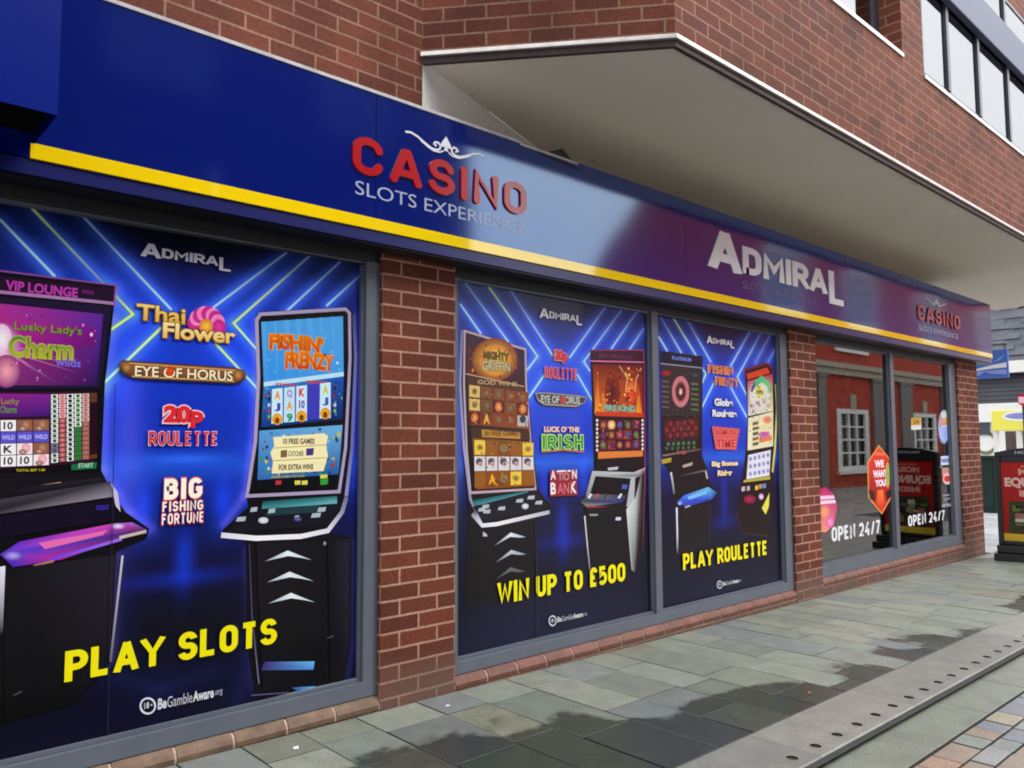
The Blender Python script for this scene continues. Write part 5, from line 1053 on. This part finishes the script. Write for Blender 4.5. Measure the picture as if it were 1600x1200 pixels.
sticker('age_sticker', 'small red and white round notice on the last pane below the white notice', 'window sticker', lambda A: (A.poly([(1472, 731), (1487, 730), (1487, 742), (1472, 743)], (200, 150, 140)), A.disc(1480, 748, 7.5, 9, (226, 70, 50), (206, 50, 44)), A.ring(1480, 748, 6, 7, .03, (240, 200, 196))))
sticker('hours_notice', 'three short lines of white lettering low on the last pane', 'window lettering', lambda A: (A.text('ADULTS', 1472, 773, 776, 1488, (190, 190, 210), .03), A.text('ONLY', 1475, 778.5, 782, 1486, (170, 170, 196), .03), A.text('18 PLUS', 1472, 788, 793, 1491, (206, 206, 226), .04)))
sticker('price_card', 'yellow and white card on the left edge of the last pane', 'window sticker', lambda A: (A.poly([(1423.5, 653), (1439.5, 652), (1439.5, 664), (1423.5, 665)], (206, 160, 40)), A.poly([(1423.5, 665), (1439.5, 664), (1439, 671), (1424, 672)], (226, 226, 226)), A.text('24', 1427, 655, 662, 1436, (110, 80, 20), .04)))
# yellow strip banner hanging just inside the glass
YB = GY+.016
t = empty('strip_banner', (5.1, YB, .125), 'narrow yellow banner with dark lettering hanging just inside the clear window', 'banner')
A = Art(YB, 1e-5); X0, X1 = xz(1311, 760, YB)[0], xz(1332, 760, YB)[0]
A.poly([(X0, .42), (X1, .42), (X1, 1.96), (X0, 1.96)], [(236, 222, 30), (230, 214, 30), (250, 160, 30), (250, 140, 30)], world=True)
for k in range(9): A.text(['24/7', 'WIN', 'PLAY', 'OPEN'][k % 4], 0, 0, 0, 0, (40, 30, 10), .04, world=(X0+.04, X1-.03, 1.80-k*.13, 1.88-k*.13))
A.build('printed_panel', M['print'], t); b = MB(); b.box(X0-.01, X1+.01, YB-.004, YB+.012, 1.962, 1.985); b.box(X0-.01, X1+.01, YB-.004, YB+.012, .395, .418); b.build('hanging_bar', M['black'], t)

# ------------------------------------------------------------------ advertising stand by the corner
sx, sy, rot = 8.14, -.61, R(8)
t = empty('advertising_stand', (0, 0, 0), 'black pavement advertising stand with red poster reading EQUINOX by the shop corner', 'advertising stand')
W = .37
b = MB(); b.box(-.20, .20, -W-.03, W+.03, 0, .085); b.box(-.15, .15, -W-.005, W+.005, .085, .17); b.build('base', M['black'], t, bevel=.012)
b = MB()
b.box(-.045, .045, -W, -W+.055, .17, 1.16); b.box(-.045, .045, W-.055, W, .17, 1.16); b.box(-.046, .046, -W+.055, W-.055, .17, .215); b.box(-.046, .046, -W+.055, W-.055, 1.09, 1.16)
b.build('frame', M['black'], t, bevel=.008)
b = MB(); n = 12; pr = [(-W, 1.16)]+[(-W+2*W*k/n, 1.20+.055*math.sin(math.pi*k/n)) for k in range(n+1)]+[(W, 1.16)]
b.face([(-.05, y, z) for y, z in pr][::-1]); b.face([(.05, y, z) for y, z in pr])
for k in range(len(pr)): p, q = pr[k-1], pr[k]; b.face([(-.05, *p), (-.05, *q), (.05, *q), (.05, *p)][::-1])
hd = b.build('header', M['black'], t)
def stand_art(front):
    """print on the face towards -x (front) of the stand, in its own y/z plane"""
    A = Art(0, 1e-5); Wp = W-.055
    A.poly([(-Wp, .215), (Wp, .215), (Wp, 1.09), (-Wp, 1.09)], [(150, 16, 18), (170, 20, 20), (206, 26, 22), (196, 24, 24)], world=True)
    A.text('BOOK NOW', 0, 0, 0, 0, (236, 150, 130), .03, world=(-.12, .12, 1.035, 1.06)); A.text('MORE', 0, 0, 0, 0, (240, 176, 160), .05, world=(-.15, .15, .95, 1.02)); A.text('EQUINOX', 0, 0, 0, 0, (244, 206, 196), .05, world=(-.285, .285, .80, .92)); A.text('INSIDE', 0, 0, 0, 0, (240, 176, 160), .05, world=(-.15, .15, .71, .78))
    A.poly([(-.27, .30), (.27, .30), (.26, .66), (-.25, .66)], (60, 60, 34), world=True)
    for k in range(26):
        y_, z_ = rnd.uniform(-.24, .2), rnd.uniform(.32, .6); w_, h_ = rnd.uniform(.03, .09), rnd.uniform(.02, .07)
        A.poly([(y_, z_), (y_+w_, z_), (y_+w_, z_+h_), (y_, z_+h_)], rnd.choice([(150, 160, 110), (190, 190, 150), (40, 40, 24), (110, 120, 50), (30, 24, 20), (170, 110, 90), (206, 200, 190)]), world=True)
    A.poly([(-Wp, .215), (Wp, .215), (Wp, .285), (-Wp, .295)], [(226, 180, 50), (236, 206, 60), (240, 214, 70), (226, 190, 40)], world=True); return A
for sgn in (-1,):
    A = stand_art(True); b = MB(); b.c = A.c; b.f = A.f; b.uv = A.uv; b.mi = A.mi
    b.v = [(-.034+y, -x, z) for x, y, z in A.v]           # local print x -> -y so that it reads from the street's near end
    b.build('poster', M['print'], t)
b = MB(); b.box(-.03, .03, -W+.055, W-.055, .215, 1.09); b.build('backing', M['black'], t)
A = Art(0, 1e-5); A.text('HOLIDAYS', 0, 0, 0, 0, (190, 200, 206), .03, world=(-.17, .17, 1.185, 1.215)); b = MB(); b.c, b.f, b.uv, b.mi = A.c, A.f, A.uv, A.mi; b.v = [(-.051+y, -x, z) for x, y, z in A.v]; b.build('header_lettering', M['print'], hd)
t.location = (sx, sy, gz(sx)); t.rotation_euler = (0, 0, rot)

# ------------------------------------------------------------------ things beyond the corner
def atX(px, py, X):
    d = ray(px, py); s = (X-CAM[0])/d[0]; return CAM+s*d
def yz(px, py, X): v = atX(px, py, X); return float(v[1]), float(v[2])
G_ = -.16
bt = empty('slate_roofed_building', (24, 2, G_), 'distant building with grey slate roofs and white boards beyond the shop corner', 'building')
XB = 24.0
def zX(py, X=XB, px=1570): return yz(px, py, X)[1]
m_slate = mat('slate', (66, 69, 78), .6, var=.35, scale=2.2, bump=.6); m_slate2 = mat('slate_dark', (58, 60, 68), .6, var=.3, scale=2.6, bump=.5)
b = MB(); za, zb_ = zX(563), zX(470)
for k in range(14):                         # lapped slate courses
    u0, u1 = k/14, (k+1)/14; zz0, zz1 = za+(zX(430)-za)*u0, za+(zX(430)-za)*u1; x0_, x1_ = XB+2.4*u0, XB+2.4*u1
    yv = -1.6
    while yv < 9:
        w_ = rnd.uniform(.35, .6); h_ = rnd.uniform(-.03, .03); o_ = rnd.uniform(.02, .08)
        b.face([(x0_-o_, yv, zz0-.04+h_), (x0_-o_, yv+w_, zz0-.04+h_), (x1_, yv+w_, zz1), (x1_, yv, zz1)][::-1]); yv += w_
b.build('upper_roof', m_slate, bt)
b = MB(); b.box(XB-.15, XB+.1, -1.6, 9, zX(583), zX(565)); b.box(XB-.12, XB+.1, -1.6, 9, zX(659), zX(630)); b.build('fascia_board', M['white_paint'], bt)
b = MB()
for k in range(7):
    u0, u1 = k/7, (k+1)/7; z0_, z1_ = zX(630), zX(583); b.face([(XB-.05+.25*u0-.03, -1.6, z0_+(z1_-z0_)*u0-.02), (XB-.05+.25*u0-.03, 9, z0_+(z1_-z0_)*u0-.02), (XB-.05+.25*u1, 9, z0_+(z1_-z0_)*u1), (XB-.05+.25*u1, -1.6, z0_+(z1_-z0_)*u1)][::-1])
b.build('lower_roof', m_slate2, bt)
b = MB(); b.box(XB, XB+6, -1.6, 9, -.5, zX(659)-.0); b.box(XB+.35, XB+6, -1.6, 9, zX(659)+.01, zX(563)-.05); b.box(XB+2.4, XB+6, -1.6, 9, zX(563), zX(430)); b.build('wall', M['white_paint'], bt)
for (pl, pr_, pt, pbm) in ((1530.5, 1547, 661, 679),):
    y0_, z1_ = yz(pl, pt, XB-.02); y1_, z0_ = yz(pr_, pbm, XB-.02); b = MB(); b.box(XB-.06, XB-.005, y1_, y0_, z0_, z1_); w_ = b.build('window', M['frame_dark'], bt)
b = MB(); y0_, z1_ = yz(1532, 684, XB-.02); y1_, z0_ = yz(1546, 700, XB-.02); A = Art(0, 1e-5); A.line([((y0_+y1_)/2+.3*math.cos(R(a)), (z0_+z1_)/2+.3*math.sin(R(a))) for a in range(0, 361, 20)], .1, (120, 120, 90), world=True); b.c, b.f, b.uv, b.mi = A.c, A.f, A.uv, A.mi; b.v = [(XB-.02+y, x, z) for x, y, z in A.v]; b.build('round_emblem', M['print'], bt)
# kiosk under a yellow sign
XK = 19.5
ks = empty('market_kiosk', (XK, 0, G_), 'white market kiosk with bright yellow sign board beyond the shop corner', 'kiosk')
kl, kr = yz(1553, 700, XK)[0], -2.6
zz = lambda py: yz(1580, py, XK)[1]
b = MB(); b.box(XK-.1, XK+.1, kr, kl, zz(673), zz(641)); b.build('sign_board', mat('yellow_board', (246, 240, 96), .4), ks, bevel=.02)
A = Art(0, 1e-5); yc, zc = yz(1598, 650, XK); A.line([(-yc+.36*math.cos(R(a)), zc+.085*math.sin(R(a))) for a in range(0, 361, 15)], .07, (250, 250, 250), world=True); A.poly([(-yc+.34*math.cos(R(a)), zc+.075*math.sin(R(a))) for a in range(0, 360, 15)], (150, 150, 214), world=True)
b = MB(); b.c, b.f, b.uv, b.mi = A.c, A.f, A.uv, A.mi; b.v = [(XK-.102+y, -x, z) for x, y, z in A.v]; b.build('oval_emblem', M['print'], ks)
b = MB()
for q in (kl-.06, kl-.55, kl-1.35, kr+.06): b.box(XK-.06, XK+.06, q-.05, q+.05, G_-.05, zz(673))
b.box(XK-.08, XK+.08, kr, kl, zz(712), zz(706)); b.build('frame', M['white_paint'], ks)
b = MB(); b.box(XK-.05, XK+.05, kr, kl, G_-.1, zz(712)); b.build('counter', M['white_paint'], ks)
b = MB(); b.box(XK+.9, XK+1.0, kr, kl, G_, zz(673)); b.build('back_wall', mat('kiosk_dark', (70, 58, 58), .7, var=.5, scale=4), ks)
# round red sign on its pole
XS = 18.0
ro = empty('round_sign', (XS, 0, G_), 'round red sign with a white bar on a dark pole above the kiosk', 'road sign')
yc, zc = yz(1600, 625, XS); rr_ = abs(yz(1590, 625, XS)[0]-yc)
A = Art(0, 1e-4); A.poly([(-yc+rr_*math.cos(R(a)), zc+rr_*1.05*math.sin(R(a))) for a in range(0, 360, 12)], (196, 24, 60), world=True); A.poly([(-yc-rr_*.8, zc-.07), (-yc+rr_*.8, zc-.07), (-yc+rr_*.8, zc+.07), (-yc-rr_*.8, zc+.07)], (246, 206, 214), world=True)
b = MB(); b.c, b.f, b.uv, b.mi = A.c, A.f, A.uv, A.mi; b.v = [(XS-.03+y, -x, z) for x, y, z in A.v]; b.tube([(XS-.028, yc, zc), (XS, yc, zc)], rr_, 28, col=(.3, .3, .3)); b.build('sign_plate', M['print'], ro)
b = MB(); b.tube([(XS+.02, yc, G_), (XS+.02, yc, zc)], .05, 10); b.build('pole', M['black'], ro)
# blue hanging sign
XH = 14.0
bh = empty('hanging_sign', (XH, 1.3, 2.4), 'blue and white sign board hanging just right of the end of the fascia', 'hanging sign')
yl, zt_ = yz(1526, 570, XH); yr, _ = yz(1575, 570, XH); z0_, z1_ = yz(1550, 591, XH)[1], yz(1550, 547, XH)[1]
b = MB(); b.box(XH, XH+.06, yr, yl+.6, z0_, z1_); b.build('board', mat('sign_blue', (66, 116, 206), .4), bh, bevel=.006)
A = Art(0, 1e-4); q = lambda px, py: (-yz(px, py, XH)[0], yz(px, py, XH)[1])
A.poly([q(1524, 577), q(1552, 570), q(1573, 566), q(1573, 574), q(1550, 576), q(1525, 580)], (246, 248, 252), world=True); A.poly([q(1525, 581), q(1573, 577), q(1573, 585), q(1548, 584), q(1539, 581), q(1530, 587), q(1525, 588)], (150, 170, 236), world=True); A.poly([q(1552, 566), q(1571, 553), q(1562, 562)], (150, 190, 250), world=True)
b = MB(); b.c, b.f, b.uv, b.mi = A.c, A.f, A.uv, A.mi; b.v = [(XH-.003+y, -x, z) for x, y, z in A.v]; b.build('board_print', M['print'], bh)
b = MB(); b.tube([(XH+.03, yl+.6, z1_+.1), (XH+.03, yr, z1_+.1)], .03, 8); b.tube([(XH+.03, yl+.55, z1_+.1), (XH+.03, yl+.55, z1_-.02)], .015, 8); b.tube([(XH+.03, yr+.05, z1_+.1), (XH+.03, yr+.05, z1_-.02)], .015, 8); b.tube([(XH+.03, yl+.6, G_), (XH+.03, yl+.6, z1_+.13)], .05, 10); b.build('bracket', M['frame'], bh)
# green service cabinet
XG = 15.4
b = MB(); ya, _ = yz(1532, 760, XG); yb_, _ = yz(1556, 760, XG); zt2 = yz(1545, 716, XG)[1]; b.box(XG, XG+.5, yb_, ya+.1, G_, zt2); b.box(XG-.03, XG+.53, yb_-.02, ya+.12, zt2+.001, zt2+.05); b.box(XG-.012, XG, yb_+.04, ya+.05, G_+.1, zt2-.06)
tag(b.build('service_cabinet', mat('dark_green_paint', (30, 54, 48), .45, var=.2, scale=5), bevel=.01), 'dark green metal cabinet standing between shop corner and advertising stand', 'cabinet')

# ------------------------------------------------------------------ opposite side of the street (seen in the glass and the glossy fascia)
YO = -9.0
op = empty('red_brick_building', (22, YO, 0), 'red brick building with white sash windows, mirrored in the clear shop window', 'building')
b = MB()
sil = [(11.35, -.6), (42, -.6), (42, 8.8), (14.2, 8.8), (13.2, 7.6), (11.35, 5.2)]
SW = [(23.95, .3), (30.35, .3)]
win = []
for xw in (18.7, 24.0, 30.4, 36.6):
    win.append((xw, xw+2.45, .28, 2.38)); win.append((xw+.2, xw+2.4, 5.2, 7.15))
def opw(u): return (42-u)                    # wall face runs from x=42 down to 15 when seen from the street
holes = [(42-w[1], 42-w[0], w[2], w[3]) for w in win]
wallface(b, (42, YO), (14.6, YO), -.6, 8.8, holes=[h for h in holes if h[1] < 27.4])
wallface(b, (14.6, YO), (11.35, YO), -.6, 5.2, holes=[(h[0]-27.4, h[1]-27.4, h[2], h[3]) for h in holes if h[0] > 27.4 and h[3] < 5.2])
b.face([(14.6, YO, 5.2), (11.35, YO, 5.2), (13.2, YO, 7.6), (14.6, YO, 8.8)], [(0, 0), (3.25, 0), (1.4, 2.4), (0, 4.4)])
for p_, q_ in (((11.35, -.6), (11.35, 5.2)), ((11.35, 5.2), (13.2, 7.6)), ((13.2, 7.6), (14.6, 8.8)), ((14.6, 8.8), (42, 8.8)), ((42, 8.8), (42, -.6))):
    bx2 = lambda u: u if u > 20 else u+13
    b.face([(p_[0], YO, p_[1]), (bx2(p_[0]), YO-9, p_[1]), (bx2(q_[0]), YO-9, q_[1]), (q_[0], YO, q_[1])])
b.build('wall', M['brick_opp'], op)
b = MB(); b.box(11.4, 42, YO-.01, YO+.14, 3.52, 3.74); b.box(11.4, 42, YO-.01, YO+.22, 3.742, 3.92); b.box(14.6, 42, YO-.01, YO+.3, 8.5, 8.82); b.build('string_course', M['stone'], op)
m_pil = mat('grey_stone', (128, 122, 118), .8, var=.15, scale=4)
for xp in (22.6, 26.75, 29.2, 33.4):
    b = MB(); wp = .55 if xp < 24 else 1.1; b.box(xp, xp+wp, YO-.01, YO+.10, -.6, 3.40); b.box(xp-.08, xp+wp+.08, YO-.01, YO+.13, 3.3985, 3.518); b.build('pilaster', m_pil, op)
for (x0_, x1_, z0_, z1_) in win:
    b = MB(); b.box(x0_, x1_, YO-.06, YO+.02, z0_, z0_+.14); b.box(x0_, x1_, YO-.06, YO+.02, z1_-.16, z1_); b.box(x0_, x0_+.30, YO-.06, YO+.02, z0_+.14, z1_-.16); b.box(x1_-.30, x1_, YO-.06, YO+.02, z0_+.14, z1_-.16)
    for k in (1, 2): q = x0_+.30+(x1_-x0_-.6)*k/3; b.box(q-.045, q+.045, YO-.05, YO, z0_+.14, z1_-.16)
    for k in (1, 2, 3): q = z0_+.14+(z1_-z0_-.30)*k/4; b.box(x0_+.30, x1_-.30, YO-.052, YO+(.012 if k == 2 else -.002), q-.03, q+.03)
    f = b.build('sash_window', M['white_paint'], op)
    b = MB(); b.box(x0_, x1_, YO-.12, YO-.1, z0_, z1_); b.build('pane', mat('old_pane', (40, 46, 44), .15, var=.6, scale=.9), f)
    b = MB(); b.box(x0_-.1, x1_+.1, YO-.05, YO+.12, z0_-.12, z0_-.001); b.build('sill', M['white_paint'], f)
    if z0_ < 3: b = MB(); b.prism([(YO-.01, z1_+.002), (YO+.05, z1_+.002), (YO+.06, z1_+.5), (YO-.01, z1_+.5)], (x0_+x1_)/2-.2, (x0_+x1_)/2+.2); b.build('keystone', M['stone'], f)
sg = MB(); sg.box(24.0, 26.5, YO+.02, YO+.10, 4.34, 4.82); so = sg.build('shop_sign_board', M['white_paint'])
tag(so, 'white name board on the red brick building, mirrored at the top of the clear window', 'sign')
ob = empty('old_brick_building', (0, YO, 0), 'dark brown brick building directly across the street behind the viewer', 'building')
b = MB(); hw = []
for xw in (-9.5, -6.0, -2.5, 1.0, 4.4): hw += [(xw, xw+1.6, 3.6, 5.6), (xw, xw+1.6, 6.6, 8.4), (xw-.3, xw+2.2, .4, 2.6)]
wallface(b, (7.7, YO), (-14, YO), -.6, 9.0, holes=[(7.7-w[1], 7.7-w[0], w[2], w[3]) for w in hw]); b.box(-14, 7.7, YO-9, YO-.02, 8.8, 9.0)
b.face([(7.7, YO, -.6), (7.7, YO-9, -.6), (7.7, YO-9, 9.0), (7.7, YO, 9.0)][::-1]); b.face([(-14, YO, -.6), (-14, YO-9, -.6), (-14, YO-9, 9.0), (-14, YO, 9.0)])
b.build('wall', M['brick_old'], ob)
for (x0_, x1_, z0_, z1_) in hw:
    b = MB(); b.box(x0_, x1_, YO-.1, YO-.03, z0_, z0_+.08); b.box(x0_, x1_, YO-.1, YO-.03, z1_-.08, z1_); b.box(x0_, x0_+.08, YO-.1, YO-.03, z0_+.08, z1_-.08); b.box(x1_-.08, x1_, YO-.1, YO-.03, z0_+.08, z1_-.08); b.box((x0_+x1_)/2-.03, (x0_+x1_)/2+.03, YO-.1, YO-.03, z0_+.08, z1_-.08)
    f = b.build('window', M['frame_dark'], ob); b = MB(); b.box(x0_, x1_, YO-.12, YO-.105, z0_, z1_); b.build('pane', mat('dark_pane', (24, 28, 32), .12), f)

# ------------------------------------------------------------------ litter
def litter(name, px, py, label, cat, col, r=.02):
    d = ray(px, py); tt = (gz(0)-CAM[2])/d[2]; p = CAM+tt*d; tt = (gz(p[0])+.004-CAM[2])/d[2]; p = CAM+tt*d
    b = MB(); n = 7; z = gz(p[0])+.002; rad = [r*rnd.uniform(.6, 1.2) for _ in range(n)]; P = [(p[0]+rad[k]*math.cos(2*math.pi*k/n), p[1]+.7*rad[k]*math.sin(2*math.pi*k/n)) for k in range(n)]; zs_ = [z+rnd.uniform(.0, .006) for _ in range(n)]
    for k in range(n): l = (k+1) % n; b.face([(p[0], p[1], z+.010), (*P[k], zs_[k]+.002), (*P[l], zs_[l]+.002)]); b.face([(*P[k], zs_[k]), (*P[l], zs_[l]), (*P[l], zs_[l]+.002), (*P[k], zs_[k]+.002)])
    tag(b.build(name, mat(name+'_paper', col, .7)), label, cat)
litter('paper_scrap', 463, 1169, 'flat white paper scrap against the sill under the large left poster', 'litter', (236, 232, 230), .016)
litter('paper_scrap', 700, 1103, 'tiny white paper scrap at the foot of the first brick pier', 'litter', (236, 234, 232), .012)
litter('cigarette_end', 1264, 1083, 'small orange cigarette end on the damp paving near the drain holes', 'litter', (214, 130, 70), .012)
